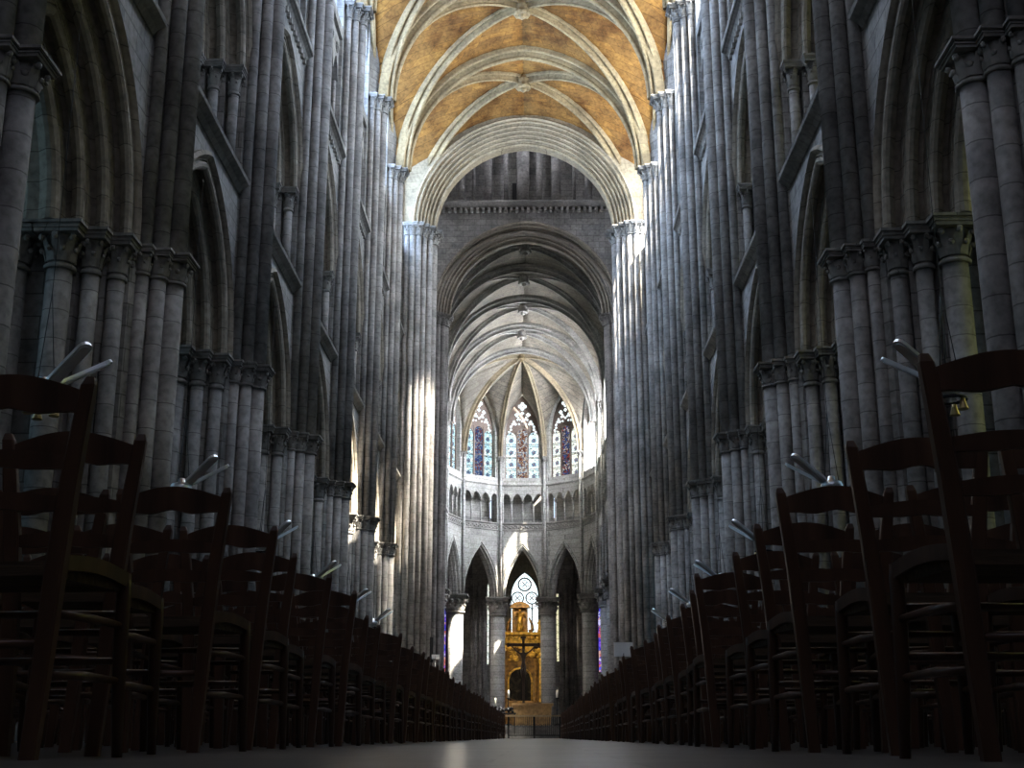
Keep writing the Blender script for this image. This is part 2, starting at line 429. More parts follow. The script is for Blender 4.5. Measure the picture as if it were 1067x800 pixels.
def pier(y, side, rz, k):
    o = thing('clustered_pier', f'clustered stone pier with tall shafts, {ordinal(k)} from camera on the {side} nave side', 'pier', (0, y, 0), rz, 'clustered piers of the nave')
    link('core', core_me, o); link('upper_core', core_up, o); link('plinth', plinth, o)
    for t, m, r in VSH:
        link('vault_shaft', shaft_mesh(r, 0.62, 6.6), o, (t, m, 0))
        link('ring_capital', capital_mesh(r, 0.45, 1.5, mat='carved', leaves=6), o, (t, m, 6.6))
        link('vault_shaft', shaft_mesh(r, 7.05, 21.85), o, (t, m, 0))
        link('shaft_base', base_mesh(r), o, (t, m, 0))
        link('vault_capital', capital_mesh(r, 0.55, 1.8), o, (t, m, 21.85))
    for t, m, r in OSH:
        for s in (-1, 1):
            link('arcade_shaft', shaft_mesh(r, 0.62, 6.4), o, (s*t, m, 0))
            link('capital', capital_mesh(r, 0.65, 1.7 if r > .15 else 1.85), o, (s*t, m, 6.4))
            link('shaft_base', base_mesh(r), o, (s*t, m, 0))
    return o

# bay ----------------------------------------------------------------
A1, H1 = 2.28, 3.1
TS, TH, TSP = 10.86, 3.0, 13.2
hb = BAY/2
def lo1(t): return arch_z(t, A1-0.05, H1, CAPT) if abs(t) < A1 else (0.0 if abs(t) > 2.95 else CAPT)
wm = MB()
wall_strips(wm, -hb, hb, lambda t: arch_z(t, A1-0.03, H1, CAPT), lambda t: TS, MF, 7.3, 44)
AT = 2.40
wall_strips(wm, -hb, -AT, lambda t: TS, lambda t: 17.15, MF, 7.3, 1)
wall_strips(wm, AT, hb, lambda t: TS, lambda t: 17.15, MF, 7.3, 1)
wall_strips(wm, -AT, AT, lambda t: arch_z(t, AT-0.02, TH, TSP), lambda t: 17.15, MF, 7.3, 36)
for s in (-1, 1):                                                      # upper piers of the wall beside triforium and clerestory
    a, b = sorted((s*hb, s*2.2)); wm.box(a, b, MF, 6.9, 17.15, 28.2)
wm.box(-2.2, 2.2, 6.35, 6.9, 17.0, 21.0)                               # back of triforium passage
wm.box(-2.2, 2.2, MF, 6.35, 20.95, 21.3)
wall_strips(wm, -2.2, 2.2, lambda t: arch_z(t, 2.19, 3.3, 23.6), lambda t: 28.2, MF+.1, 6.9, 30)
bay_wall = wm.mesh('wall', 'wall')
arc_me = archivolt(MB(), A1, H1, CAPT, order_profile(MF), 14).mesh('arcade_arch', 'arch')
tri_me = archivolt(MB(), AT, TH, TSP, order_profile(MF, 3, .24, .36, sof=.5), 14).mesh('tribune_arch', 'arch')
jp = [(0, MF), (0, MF+.36), (.24, MF+.36), (.24, MF+.72), (.48, MF+.72), (.48, MF+1.08), (.72, MF+1.08), (.72, 7.3), (-.3, 7.3), (-.3, MF)]
jamb_me = [MB().prism([(q*(AT-d), m) for d, m in jp], TS, TSP).mesh('jamb', 'wall') for q in (-1, 1)]
sc = MB()
for s0, s1 in ((-hb+.62, hb-.62),):
    sc.extr([(MF+.02, 10.53), (MF-.03, 10.53), (MF-.10, 10.61), (MF-.22, 10.68), (MF-.24, 10.74), (MF-.10, 10.85), (MF+.02, 10.88)], 'x', s0, s1)
str1 = sc.mesh('string_course', 'carved')
sc = MB()
sc.extr([(MF+.02, 16.85), (MF-.03, 16.85), (MF-.12, 16.95), (MF-.24, 17.02), (MF-.26, 17.10), (MF-.10, 17.22), (MF+.02, 17.24)], 'x', -hb+.62, hb-.62)
for i in range(17):
    sc.box(-hb+.75+i*.27, -hb+.87+i*.27, MF-.08, MF+.02, 16.72, 16.85)
str2 = sc.mesh('string_course', 'carved')

def lancets(mb, t0, t1, n, z0, zsp, h, ztop, y0, y1, colr, trace=False):
    """pierced screen: n lancets; plate above, columns built separately"""
    w = (t1-t0)/n; a = w/2-colr*0.9
    def f(t):
        k = min(n-1, max(0, int((t-t0)/w))); c = t0+(k+.5)*w
        return arch_z(t-c, a, h, zsp)
    wall_strips(mb, t0, t1, f, lambda t: ztop, y0, y1, n*10)
def screen_parts(parent, t0, t1, n, z0, zsp, h, ztop, y0, y1, colr, mat_s, mat_p, tracery=False):
    mb = MB(); lancets(mb, t0, t1, n, z0, zsp, h, ztop, y0, y1, colr)
    if tracery:
        w = (t1-t0)/n
        for k in range(n):
            c = t0+(k+.5)*w
            for q in range(14):
                a, b = 2*pi*q/14, 2*pi*(q+1)/14
                mb.tube([(c+.16*cos(a), y0-.02, zsp+h+.28+.16*sin(a)), (c+.16*cos(b), y0-.02, zsp+h+.28+.16*sin(b))], 0.025, 4)
    yield_me = mb.mesh('arcade_screen', mat_p)
    return yield_me
nv_scr = screen_parts(None, -2.2, 2.2, 5, 17.2, 19.5, 0.66, 20.95, MF+.1, MF+.3, .07, 'shaft', 'carved', True)

def win_parts(a, h, zs, z0, n, depth, mull=0.05, cols=True, head='rose'):
    """returns mesh of mullions+tracery for an arched window and pane meshes list (t0,t1)"""
    mb = MB(); w = 2*a/n
    for k in range(1, n):
        t = -a+k*w; mb.box(t-mull, t+mull, depth-.09, depth+.09, z0, min(arch_z(t, a, h, zs), zs+0.35))
    for k in range(n):                                               # small pointed heads
        c = -a+(k+.5)*w
        archivolt(mb, w/2, w*0.62, zs-0.15, [(0, depth-.07), (.06, depth-.09), (.09, depth), (.06, depth+.09), (0, depth+.07)], 6)
    archivolt(mb, a, h, zs, [(-.02, depth-.1), (.07, depth-.1), (.1, depth), (.07, depth+.1), (-.02, depth+.1)], 12, leg=z0)
    mb.box(-a, a, depth-.12, depth+.12, z0-.06, z0+.06)
    def ring(cx, cz, r, th=.045, seg=16):
        pts = [(cx+r*cos(2*pi*q/seg), depth, cz+r*sin(2*pi*q/seg)) for q in range(seg+1)]
        mb.tube(pts, th, 5)
    if head == 'rose':
        zc = zs+h*0.48; ring(0, zc, a*0.36); 
        for q in range(6):
            an = q*pi/3+pi/6; ring(a*.2*cos(an), zc+a*.2*sin(an), a*.13, .025, 10)
        for s in (-1, 1): ring(s*a*.47, zs+h*.2, a*.2, .035, 12)
    # iron bars
    z = z0+.8
    while z < zs-.2:
        mb.box(-a, a, depth-.02, depth+.02, z-.015, z+.015); z += .8
    return mb
def pane_mesh(t0, t1, z0, f, y, mat, n=10):
    mb = MB(); wall_strips(mb, t0, t1, lambda t: z0, f, y-.012, y+.012, n); return mb.mesh('pane', mat)

CA, CHh, CZS, CZ0 = 2.15, 3.3, 23.6, 21.3
cl_tr = win_parts(CA, CHh, CZS, CZ0, 4, 5.8).mesh('tracery', 'carved')
cl_pane = {k: pane_mesh(-CA, CA, CZ0, lambda t: arch_z(t, CA-.02, CHh, CZS), 5.85, k, 24) for k in ('gl_clere', 'gl_clear', 'gl_near')}
wn = [0]
def window(loc, rz, tracery, panes):
    wn[0] += 1
    o = link(f'window_{wn[0]}', tracery, None, loc, rz); o['kind'] = 'structure'
    for p in panes: link('pane', p, o)
    return o

BAYS = [(PIERS[i]+PIERS[i+1])/2 for i in range(len(PIERS)-1)] + [PIERS[-1]+hb]
for side, rz in sides:
    for k, y in enumerate(PIERS): pier(y, side, rz, k+1) if k > 0 else pier(y, side, rz, k+1)
    for k, y in enumerate(BAYS):
        nm = f'{ordinal(k+1)} bay of the {side} nave wall'
        L = (0, y, 0)
        struct(f'wall_{side}', bay_wall, L, rz)
        a = tag(link('arcade_arch', arc_me, None, L, rz), f'moulded pointed arcade arch in the {nm}', 'arch', 'arcade arches of the nave')
        t = thing('tribune_arch', f'pointed upper gallery arch in the {nm}', 'arch', L, rz, 'gallery arches of the nave')
        link('arch_ring', tri_me, t); [link('jamb', jj, t) for jj in jamb_me]
        for s in (-1, 1):
            for q in range(3):
                tt, mm = AT-.12-.24*q, MF+.20+.36*q
                link('colonnette', shaft_mesh(.105, TS, 12.65), t, (s*tt, mm, 0))
                link('capital', capital_mesh(.105, .6, 1.8, leaves=6), t, (s*tt, mm, 12.65))
        tag(link('string_course', str1, None, L, rz), f'lower stone ledge above the arcade arch, {nm}', 'ledge', 'lower string courses')
        tag(link('string_course', str2, None, L, rz), f'upper stone ledge above the gallery arch, {nm}', 'ledge', 'upper string courses')
        t = thing('triforium_screen', f'pierced lancet screen below the window, {nm}', 'arcade', L, rz, 'triforium screens of the nave')
        link('arcade_plate', nv_scr, t)
        for q in range(6): link('colonnette', shaft_mesh(.06, 17.2, 19.5), t, (-2.2+q*.88 + (0.05 if q == 0 else -0.05 if q == 5 else 0), MF+.2, 0))
        g = 'gl_clere'
        if side == 'right' and k >= 4: g = 'gl_clear'
        if k <= 2: g = 'gl_near'
        window(L, rz, cl_tr, [cl_pane[g]])

# aisles ----------------------------------------------------------------
am = MB(); aw = 2.1
wall_strips(am, -hb, hb, lambda t: 0, lambda t: 4.0, 12.3, 13.0, 1)
for s in (-1, 1):
    a, b = sorted((s*hb, s*aw)); am.box(a, b, 12.3, 13.0, 4.0, 17.6)
wall_strips(am, -aw, aw, lambda t: arch_z(t, aw, 2.9, 10.8), lambda t: 17.6, 12.3, 13.0, 20)
aisle_wall = am.mesh('wall', 'wall')
ai_tr = win_parts(aw, 2.9, 10.8, 4.0, 4, 12.6).mesh('tracery', 'carved')
ai_p = {k: pane_mesh(-aw, aw, 4.0, lambda t: arch_z(t, aw-.02, 2.9, 10.8), 12.65, k, 16) for k in ('gl_aisle', 'gl_yellow')}
ai_roof = MB().box(-hb, hb, 7.2, 13.0, 17.5, 17.8).mesh('ceiling', 'wall')
ai_arch = archivolt(MB(), 2.35, 2.6, 13.0, [(-1.2, .35), (0, .35), (.1, .3), (.22, .18), (.28, 0), (.22, -.18), (.1, -.3), (0, -.35), (-1.2, -.35)], 10).mesh('arch', 'arch')
for side, rz in sides:
    for k, y in enumerate(BAYS):
        struct(f'wall_aisle_{side}', aisle_wall, (0, y, 0), rz)
        window((0, y, 0), rz, ai_tr, [ai_p['gl_yellow' if (side == 'right' and k == 1) else 'gl_aisle']])
        struct(f'ceiling_aisle_{side}', ai_roof, (0, y, 0), rz)
    for k, y in enumerate(PIERS):
        t = thing('aisle_respond', f'half-round shafts against the outer wall of the {side} aisle, behind the {ordinal(k+1)} pier', 'shafts', (0, y, 0), rz, 'aisle wall responds')
        link('core', MB().box(-.45, .45, 11.95, 12.3, 0, 13.0).mesh('core', 'wall') if 'rc' not in globals() else rc, t)
        for tt, mm, r in ((0, 11.8, .17), (-.34, 11.98, .12), (.34, 11.98, .12)):
            link('shaft', shaft_mesh(r, 0, 12.4), t, (tt, mm, 0)); link('capital', capital_mesh(r, .6), t, (tt, mm, 12.4))
        sx = -1 if side == 'left' else 1
        tag(link('aisle_arch', ai_arch, None, (sx*9.75, y, 0), 0), f'pointed arch spanning the {side} aisle behind the {ordinal(k+1)} nave pier', 'arch', 'aisle arches')

# nave vault -------------------------------------------------------------
VA = 4.95
def arc3(a, h, z0, s):
    r, c = arc_par(a, h); th = acos(-c/r)*s; return c+r*cos(th), z0+r*sin(th)
def web_patch(mb, fa, fb, ns=14, nt=4, bulge=0.12):
    vs = []; 
    for i in range(ns+1):
        A, B = Vector(fa(i/ns)), Vector(fb(i/ns))
        for j in range(nt+1):
            p = A.lerp(B, j/nt); p.z += bulge*sin(pi*j/nt)*(i/ns); vs.append(tuple(p))
    fs = [(i*(nt+1)+j, i*(nt+1)+j+1, (i+1)*(nt+1)+j+1, (i+1)*(nt+1)+j) for i in range(ns) for j in range(nt)]
    mb.add(vs, fs, True)
def vault_web(L, a, spr, ht, hd, wr, hw, wallx, ht_far=None):
    """quadripartite web, bay centred on origin, length L along y"""
    mb = MB(); dl = sqrt(a*a+L*L/4)
    for sx in (-1, 1):
        for sy in (-1, 1):
            def T(s):
                t, z = arc3(a, ht_far if ht_far and sy > 0 else ht, spr, s); return (sx*t, sy*L/2, z)
            def Dg(s):
                t, z = arc3(dl, hd, spr, s); f = t/dl; return (sx*a*f, sy*L/2*f, z)
            def Wl(s):
                t, z = arc3(L/2, hw, spr, s); return (sx*wallx-(sx*(wallx-a))*(1-min(1, s*4)), sy*t, z)
            web_patch(mb, T, Dg); web_patch(mb, Wl, Dg)
    return mb
def solid(o, th=0.22):
    m = o.modifiers.new('thickness', 'SOLIDIFY'); m.thickness = th; m.offset = 1.0; return o
RP = rib_profile(0.30, 0.38); RPd = rib_profile(0.20, 0.32); RPw = rib_profile(0.14, 0.2)
tr_me = archivolt(MB(), VA, 5.45, SPR, RP, 22).mesh('transverse_rib', 'ribstone')
dlen = sqrt(VA*VA+hb*hb)
dg_me = archivolt(MB(), dlen, 5.85, SPR, RPd, 22).mesh('diagonal_rib', 'ribstone')
wr_me = archivolt(MB(), hb, 5.0, SPR, [(-.1, MF-.02), (.12, MF-.02), (.2, MF-.1), (.12, MF-.18), (0, MF-.18), (-.1, MF-.1)], 14).mesh('wall_rib', 'ribstone')
web_me = vault_web(BAY, VA, SPR, 5.5, 5.9, 0, 5.0, MF+.02).mesh('ceiling', 'web_gold')
web_last = vault_web(BAY, VA, SPR, 5.5, 5.9, 0, 5.0, MF+.02, 5.08).mesh('ceiling', 'web_gold')
def boss_mesh(r, mat):
    mb = MB(); mb.lathe([(r*.7, -.42), (r*.95, -.40), (r, -.3), (r*.8, -.2), (r*.95, -.1), (r*.9, .15)], seg=14)
    for k in range(8):
        an = 2*pi*k/8; mb.ball((r*.8*cos(an), r*.8*sin(an), -.36), r*.26, 6, 4)
    mb.ball((0, 0, -.46), r*.4, 8, 5)
    return mb.mesh('vault_boss', mat)
boss = boss_mesh(.34, 'ribstone'); boss_d = boss_mesh(.34, 'carved')
for k, y in enumerate(PIERS):
    tag(link('transverse_rib', tr_me, None, (0, y, 0), 0), f'moulded arch rib crossing the golden nave vault at the {ordinal(k+1)} pair of piers', 'vault rib', 'nave transverse ribs')
for k, y in enumerate(BAYS):
    solid(struct('ceiling', web_last if k == len(BAYS)-1 else web_me, (0, y, 0)))
    for q, s in enumerate((1, -1)):
        tag(link('diagonal_rib', dg_me, None, (0, y, 0), s*atan2(hb, VA)), f'diagonal rib of the {ordinal(k+1)} golden vault bay, starting at its near {"left" if s > 0 else "right"} corner', 'vault rib', 'nave diagonal ribs')
    for side, rz in sides:
        tag(link('wall_rib', wr_me, None, (0, y, 0), rz), f'slender wall rib above the high window in the {ordinal(k+1)} bay, {side} side', 'vault rib', 'nave wall ribs')
    tag(link('vault_boss', boss, None, (0, y, SPR+5.75), 0), f'carved round boss where ribs meet in the {ordinal(k+1)} golden vault bay', 'boss', 'nave vault bosses')

# crossing ----------------------------------------------------------------
def crossing_pier(side, sx, y0, y1, mir, spr, inner, lab):
    """y0 face towards camera"""
    o = thing('crossing_pier', lab, 'pier', (0, 0, 0), 0, 'crossing piers')
    x0, x1 = inner+.2, 7.6
    mb = MB(); s = sx
    def bx(a, b, c, d): mb.box(min(s*a, s*b), max(s*a, s*b), c, d, 0, spr+.1)
    bx(inner+.75, x1, y0+.0, y1-.0); bx(inner+.48, inner+.8, y0+.25, y1-.25); bx(inner+.2, inner+.5, y0+.55, y1-.55)
    link('core', mb.mesh('core', 'wall'), o)
    pos = [(inner+.62, y0-.02, .14), (inner+.40, y0+.22, .14), (inner+.16, y0+.50, .15), (inner+.10, (y0+y1)/2, .24), (inner+.16, y1-.50, .15), (inner+.40, y1-.22, .14), (inner+.62, y1+.02, .14)]
    if mir > 0: pos += [(inner+.88, y0-.10, .13), (inner+1.12, y0-.05, .12)]
    for m, yy, r in pos:
        link('shaft', shaft_mesh(r, .6, spr-.6), o, (s*m, yy, 0)); link('shaft_base', base_mesh(r), o, (s*m, yy, 0))
        link('capital', capital_mesh(r, .6, 1.65), o, (s*m, yy, spr-.6))
for side, sx in (('left', -1), ('right', 1)):
    crossing_pier(side, sx, 52.7, 55.1, 1, 22.3, 4.12, f'huge clustered pier carrying the near crossing arch on the {side}')
    crossing_pier(side, sx, 64.4, 66.0, 0, 22.1, 4.35, f'far crossing pier on the {side} at the choir entrance')
def big_profile(m0, depth, n=3, ds=.27):
    P = order_profile(m0, n, ds, .9/n, sof=max(.3, depth-.6-1.0), hood=True, rr=.30*ds+.02, back=False)
    q = P[-1]
    P += [(n*ds, m0+depth-.6), ((n-1)*ds, m0+depth-.55), ((n-1)*ds, m0+depth-.3), (ds, m0+depth-.28), (0, m0+depth)]
    return P
cw = MB(); wall_strips(cw, -7.6, 7.6, lambda t: arch_z(t, 4.88, 5.12, 22.3), lambda t: 31, 52.75, 55.0, 60)
o = struct('wall_crossing_west', cw.mesh('wall', 'warm_arch'))
tag(link('crossing_arch', archivolt(MB(), 4.92, 5.15, 22.3, big_profile(52.7, 2.4, 5, .135), 26).mesh('crossing_arch', 'warm_arch')), 'great moulded pointed arch at the end of the golden nave vault', 'arch')
ce = MB(); wall_strips(ce, -7.6, 7.6, lambda t: arch_z(t, 4.86, 5.1, 22.1), lambda t: 28.3, 64.5, 66.0, 60)
struct('wall_crossing_east', ce.mesh('wall', 'wall'))
tag(link('choir_arch', archivolt(MB(), 4.9, 5.15, 22.1, big_profile(64.45, 1.6, 4, .14), 26).mesh('choir_arch', 'arch')), 'moulded arch opening into the choir below the dark lantern gallery', 'arch')
# lantern gallery
cn = MB(); cn.extr([(64.5, 28.1), (64.3, 28.15), (64.2, 28.3), (64.1, 28.42), (64.1, 28.5), (64.5, 28.55)], 'x', -5.3, 5.3)
for i in range(34): cn.box(-5.2+i*.31, -5.05+i*.31, 64.2, 64.5, 27.9, 28.12)
tag(link('lantern_cornice', cn.mesh('lantern_cornice', 'carved')), 'corbelled stone cornice beneath the dark lantern gallery', 'cornice')
lg = thing('lantern_gallery', 'dark gallery of columns high in the lantern above the choir arch', 'gallery')
gw = MB(); gw.box(-6, 6, 65.3, 65.8, 28.3, 46); gw.box(-6, 6, 64.5, 65.4, 33.2, 34.0)
link('back_wall', gw.mesh('back_wall', 'wall'), lg)
link('doorway', MB().box(-.75, -.25, 65.2, 65.31, 28.5, 30.0).mesh('doorway', 'lead'), lg)
for xx, r in ((-2.1, .22), (-.15, .34), (.75, .16), (1.7, .26), (-3.6, .2), (3.5, .2), (-1.1, .12), (-2.9, .1), (2.7, .1), (4.4, .12), (-4.5, .12)):
    link('gallery_column', shaft_mesh(r, 28.5, 33.2, 'shaft'), lg, (xx, 64.8, 0))
    link('capital', capital_mesh(.12, .3), lg, (xx, 64.8, 32.9))
lm = MB()
for sx in (-1, 1):
    a, b = sorted((sx*5.3, sx*6.3)); lm.box(a, b, 54.9, 65.8, 27.8, 36); lm.box(a, b, 54.9, 65.8, 42, 46)
    lm.box(a, b, 54.9, 56.5, 36, 42); lm.box(a, b, 63.5, 65.8, 36, 42)
lm.box(-6.3, 6.3, 54.0, 55.0, 28, 46)
struct('wall_lantern', lm.mesh('wall', 'wall'))
struct('ceiling_lantern', MB().box(-6.5, 6.5, 53.8, 66.2, 46, 46.5).mesh('ceiling', 'wall'))
for side, rz in sides:
    lw = win_parts(3.3, .6, 41.2, 36, 4, 5.8, head='').mesh('tracery', 'carved')
    window((0, 60, 0), rz, lw, [pane_mesh(-3.5, 3.5, 36, lambda t: 42, 5.85, 'gl_lantern', 2)])
# transept arms
tm = MB()
for sx in (-1, 1):
    for (c, d) in ((52.6, 53.2), (66.0, 66.6)):
        a, b = sorted((sx*7.5, sx*26)); tm.box(a, b, c, d, 0, 28)
    a, b = sorted((sx*5.3, sx*26)); tm.box(a, b, 52.6, 66.6, 27.8, 28.3)
    a, b = sorted((sx*25.5, sx*26)); tm.box(a, b, 52.6, 66.6, 0, 12); tm.box(a, b, 52.6, 66.6, 22, 28); tm.box(a, b, 52.6, 56, 12, 22); tm.box(a, b, 63, 66.6, 12, 22)
struct('wall_transept', tm.mesh('wall', 'wall'))
for side, rz in sides:
    window((0, 59.5, 0), rz, win_parts(3.4, 1.0, 21, 12, 5, 25.7, head='').mesh('tracery', 'carved'), [pane_mesh(-3.5, 3.5, 12, lambda t: 22, 25.75, 'gl_lantern', 2)])

# ------------------------------------------------------------------ choir and apse
ZCAP, ZFR, ZTR, ZSIL, SPR2, SPRC = 9.63, 14.55, 14.95, 17.8, 19.8, 21.3
def choir_bay(L, name_l, loc, rz, k, m0, windows, blind=False, nl=4, arch_clip=None):
    """m0 = wall face depth, L = bay width"""
    hb2 = L/2; a = hb2-.26; h = 3.8 if L < 4.5 else 3.8
    mb = MB(); th = .9
    wall_strips(mb, -hb2-.05, hb2+.05, lambda t: arch_z(t, a-.02, h, ZCAP), lambda t: ZTR, m0, m0+th, 40)
    mb.box(-hb2, hb2, m0+th-.05, m0+1.6, ZTR-.2, ZTR); mb.box(-hb2, hb2, m0+th-.05, m0+1.6, ZSIL, ZSIL+.3)
    sp = .14
    for s in (-1, 1):
        p, q = sorted((s*(hb2+.05), s*(hb2-.3))); mb.box(p, q, m0, m0+th, ZTR, 26.6)
    mb.box(-hb2, hb2, m0+1.5, m0+1.7, ZTR-.2, ZSIL+.3)                # back of triforium
    mb.box(-hb2, hb2, m0, m0+th, ZSIL-.25, 18.25)
    wa = min(1.25, hb2-.5) if L < 4.5 else hb2-.55
    for s in (-1, 1):
        p, q = sorted((s*(hb2-.3), s*wa)); mb.box(p, q, m0+.05, m0+.75, 18.25, 26.4)
    wzs, wh = 21.7, 2.85
    wall_strips(mb, -wa, wa, lambda t: arch_z(t, wa-.01, wh, wzs), lambda t: 26.4, m0+.05, m0+.75, 24)
    struct('wall_choir', mb.mesh('wall', 'choir_wall'), loc, rz)
    pr = [(-.1, m0+.02), (-.1, m0-.05), (-.02, m0-.06), (0, m0)] + [(.08-.055*cos(q*pi/4), m0+.02-.055*sin(q*pi/4)) for q in range(5)] + [(.14, m0+.2)] + [(.20-.05*cos(q*pi/4), m0+.22-.05*sin(q*pi/4)) for q in range(5)] + [(.26, m0+.4), (.30, m0+.45), (.26, m0+.5), (.26, m0+.75), (0, m0+.92)]
    tag(link('choir_arcade_arch', archivolt(MB(), a, h, ZCAP, pr, 12).mesh('arch', 'choir_wall'), None, loc, rz), f'tall pointed arch between round choir columns, {name_l}', 'arch', 'choir arcade arches')
    # frieze
    fm = MB(); fm.extr([(m0+.02, 14.35), (m0-.05, 14.38), (m0-.05, 14.45), (m0-.01, 14.47), (m0-.01, 14.82), (m0-.10, 14.86), (m0-.10, 14.95), (m0+.02, 14.98)], 'x', -hb2, hb2)
    n = int(L/.16)
    for i in range(n): fm.ball((-hb2+(i+.5)*L/n, m0-.02, 14.64+.05*(-1)**i), .065, 5, 4)
    tag(link('frieze', fm.mesh('frieze', 'carved'), None, loc, rz), f'carved foliage band above the choir arch, {name_l}', 'frieze', 'choir friezes')
    t = thing('choir_triforium', f'row of pointed gallery openings on thin columns, {name_l}', 'arcade', loc, rz, 'choir triforium arcades')
    sm = MB(); lancets(sm, -hb2+.22, hb2-.22, nl, ZTR, 16.55, .55, ZSIL-.25, m0+.02, m0+.2, .055); 
    for s in (-1, 1):
        p, q = sorted((s*(hb2), s*(hb2-.24))); sm.box(p, q, m0+.02, m0+.2, ZTR, ZSIL-.2)
    link('arcade_plate', sm.mesh('arcade_plate', 'choir_wall'), t)
    w = (L-.44)/nl
    for q in range(nl+1):
        link('colonnette', shaft_mesh(.055, ZTR, 16.4, 'choir_shaft', 8), t, (-hb2+.22+q*w, m0+.1, 0))
        link('capital', capital_mesh(.055, .2, 1.9, leaves=4), t, (-hb2+.22+q*w, m0+.1, 16.37))
    tag(link('string_course', MB().extr([(m0+.02, 17.6), (m0-.12, 17.72), (m0-.12, 17.8), (m0+.02, 17.86)], 'x', -hb2, hb2).mesh('ledge', 'choir_wall'), None, loc, rz), f'thin stone ledge under the choir window, {name_l}', 'ledge', 'choir ledges')
    # window: three lights with a plate of small round lights above
    yd = m0+.42; n3 = 3; lw = 2*wa/n3
    tb = MB()
    for q in range(n3+1):
        tt = -wa+q*lw; tb.box(tt-.055, tt+.055, yd-.08, yd+.08, 18.25, wzs+.3 if 0 < q < n3 else wzs)
    f_lo = lambda t: arch_z(t+wa-lw*(min(n3-1, int((t+wa)/lw))+.5), lw/2-.05, .42, wzs-.35+(.25 if abs(t) < lw/2 else 0))
    wall_strips(tb, -wa, wa, f_lo, lambda t: max(f_lo(t)+.01, arch_z(t, wa-.01, wh, wzs)), yd-.03, yd+.03, 60)
    tb.box(-wa, wa, yd-.1, yd+.1, 18.2, 18.32)
    z = 19.0
    while z < wzs-.5: tb.box(-wa, wa, yd-.03, yd+.01, z-.02, z+.02); z += .9
    discs = MB()
    ds = []
    for (x, z, r, lob) in ((0, 23.75, .19, 4), (-.42, 23.1, .10, 4), (.42, 23.1, .10, 4), (0, 23.22, .08, 4), (-.98, 21.8, .08, 1), (.98, 21.8, .08, 1), (-.27, 22.78, .11, 3), (.27, 22.78, .11, 3), (-.62, 22.45, .13, 3), (.62, 22.45, .13, 3), (0, 22.62, .09, 1), (-.25, 22.4, .07, 1), (.25, 22.4, .07, 1), (-.85, 22.08, .12, 2), (.85, 22.08, .12, 2)):
        x *= wa/1.25
        if lob == 1: ds.append((x, z, r))
        else:
            for q in range(lob):
                an = pi/2+2*pi*q/lob; ds.append((x+r*.95*cos(an), z+r*.95*sin(an), r*.72))
    for x, z, r in ds:
        vs = [(x+r*cos(2*pi*q/10), yy, z+r*sin(2*pi*q/10)) for yy in (yd-.045, yd+.045) for q in range(10)]
        discs.add(vs, [(q, (q+1) % 10, 10+(q+1) % 10, 10+q) for q in range(10)]+[tuple(range(9, -1, -1)), tuple(range(10, 20))])
    wn[0] += 1
    o = link(f'window_{wn[0]}', tb.mesh('tracery', 'tracery_stone'), None, loc, rz); o['kind'] = 'structure'
    link('roundel', discs.mesh('roundel', 'gl_white'), o)
    for q in range(n3):
        c = -wa+(q+.5)*lw
        pm = MB(); wall_strips(pm, -lw/2, lw/2, lambda t: 18.25-18, lambda t: wzs-18+.45+(.2 if q == 1 else 0), -.012, .012, 1)
        p = link('pane', pm.mesh('pane', windows[q]), o, (c, yd+.045, 18.0))
    return wa

for side, rz in sides:
    for k in range(4):
        y = (CH[k]+CH[k+1])/2; L = CH[k+1]-CH[k]
        w = (('gl_gris_blue', 'gl_choir_clear')[k > 1],)*3 if side == 'right' else ('gl_gris_blue',)*3
        choir_bay(L, f'{side} side, {ordinal(k+1)} choir bay', (xo(y), y, 0), rz, k, 5.2, w)
apn = RA*cos(radians(18))
glz = {18: ('gl_choir_clear',)*3, 54: ('gl_gris_warm', 'gl_fig_dark', 'gl_gris_warm'), 90: ('gl_gris', 'gl_fig_brown', 'gl_gris'), 126: ('gl_gris_blue', 'gl_fig_blue', 'gl_gris_blue'), 162: ('gl_gris_blue',)*3}
nmz = {18: 'far right side of the apse', 54: 'right of the apse centre', 90: 'centre of the apse', 126: 'left of the apse centre', 162: 'far left side of the apse'}
XA = xo(YC)
for ph in (18, 54, 90, 126, 162):
    choir_bay(2*RA*sin(radians(18)), nmz[ph], (XA, YC, 0), radians(ph-90), 0, apn-.45, glz[ph])
# round columns
ccap = capital_mesh(.52, 1.25, 1.45, ab=.72, leaves=10, seg=20)
ccol = MB().lathe([(.82, 0), (.82, .3), (.72, .42), (.62, .5), (.66, .58), (.54, .68), (.52, .8), (.52, 8.4)], seg=24).mesh('column_shaft', 'choir_shaft')
cpl = MB().prism([(.95*cos(q*pi/4+pi/8), .95*sin(q*pi/4+pi/8)) for q in range(8)], 0, .35).mesh('plinth', 'choir_wall')
def column(x, y, lab, dx, dy, SPR2=SPR2):
    o = thing('round_column', lab, 'column', (x, y, 0), 0, 'round choir columns')
    link('column_shaft', ccol, o); link('capital', ccap, o, (0, 0, 8.38)); link('plinth', cpl, o)
    # wall shafts above
    for off, r in ((0, .11), (-.2, .07), (.2, .07)):
        px, py = dx*.62-dy*off, dy*.62+dx*off
        if off: px, py = dx*.5-dy*off, dy*.5+dx*off
        link('wall_shaft', shaft_mesh(r, ZCAP, SPR2-.4, 'choir_shaft'), o, (px, py, 0))
        link('shaft_capital', capital_mesh(r, .4, 1.7, leaves=6), o, (px, py, SPR2-.4))
for side, sx in (('left', -1), ('right', 1)):
    for k in range(1, 5): column(sx*RA+xo(CH[k]), CH[k], f'round stone column on the {side} of the choir, {ordinal(k)} beyond the crossing', -sx, 0, SPRC)
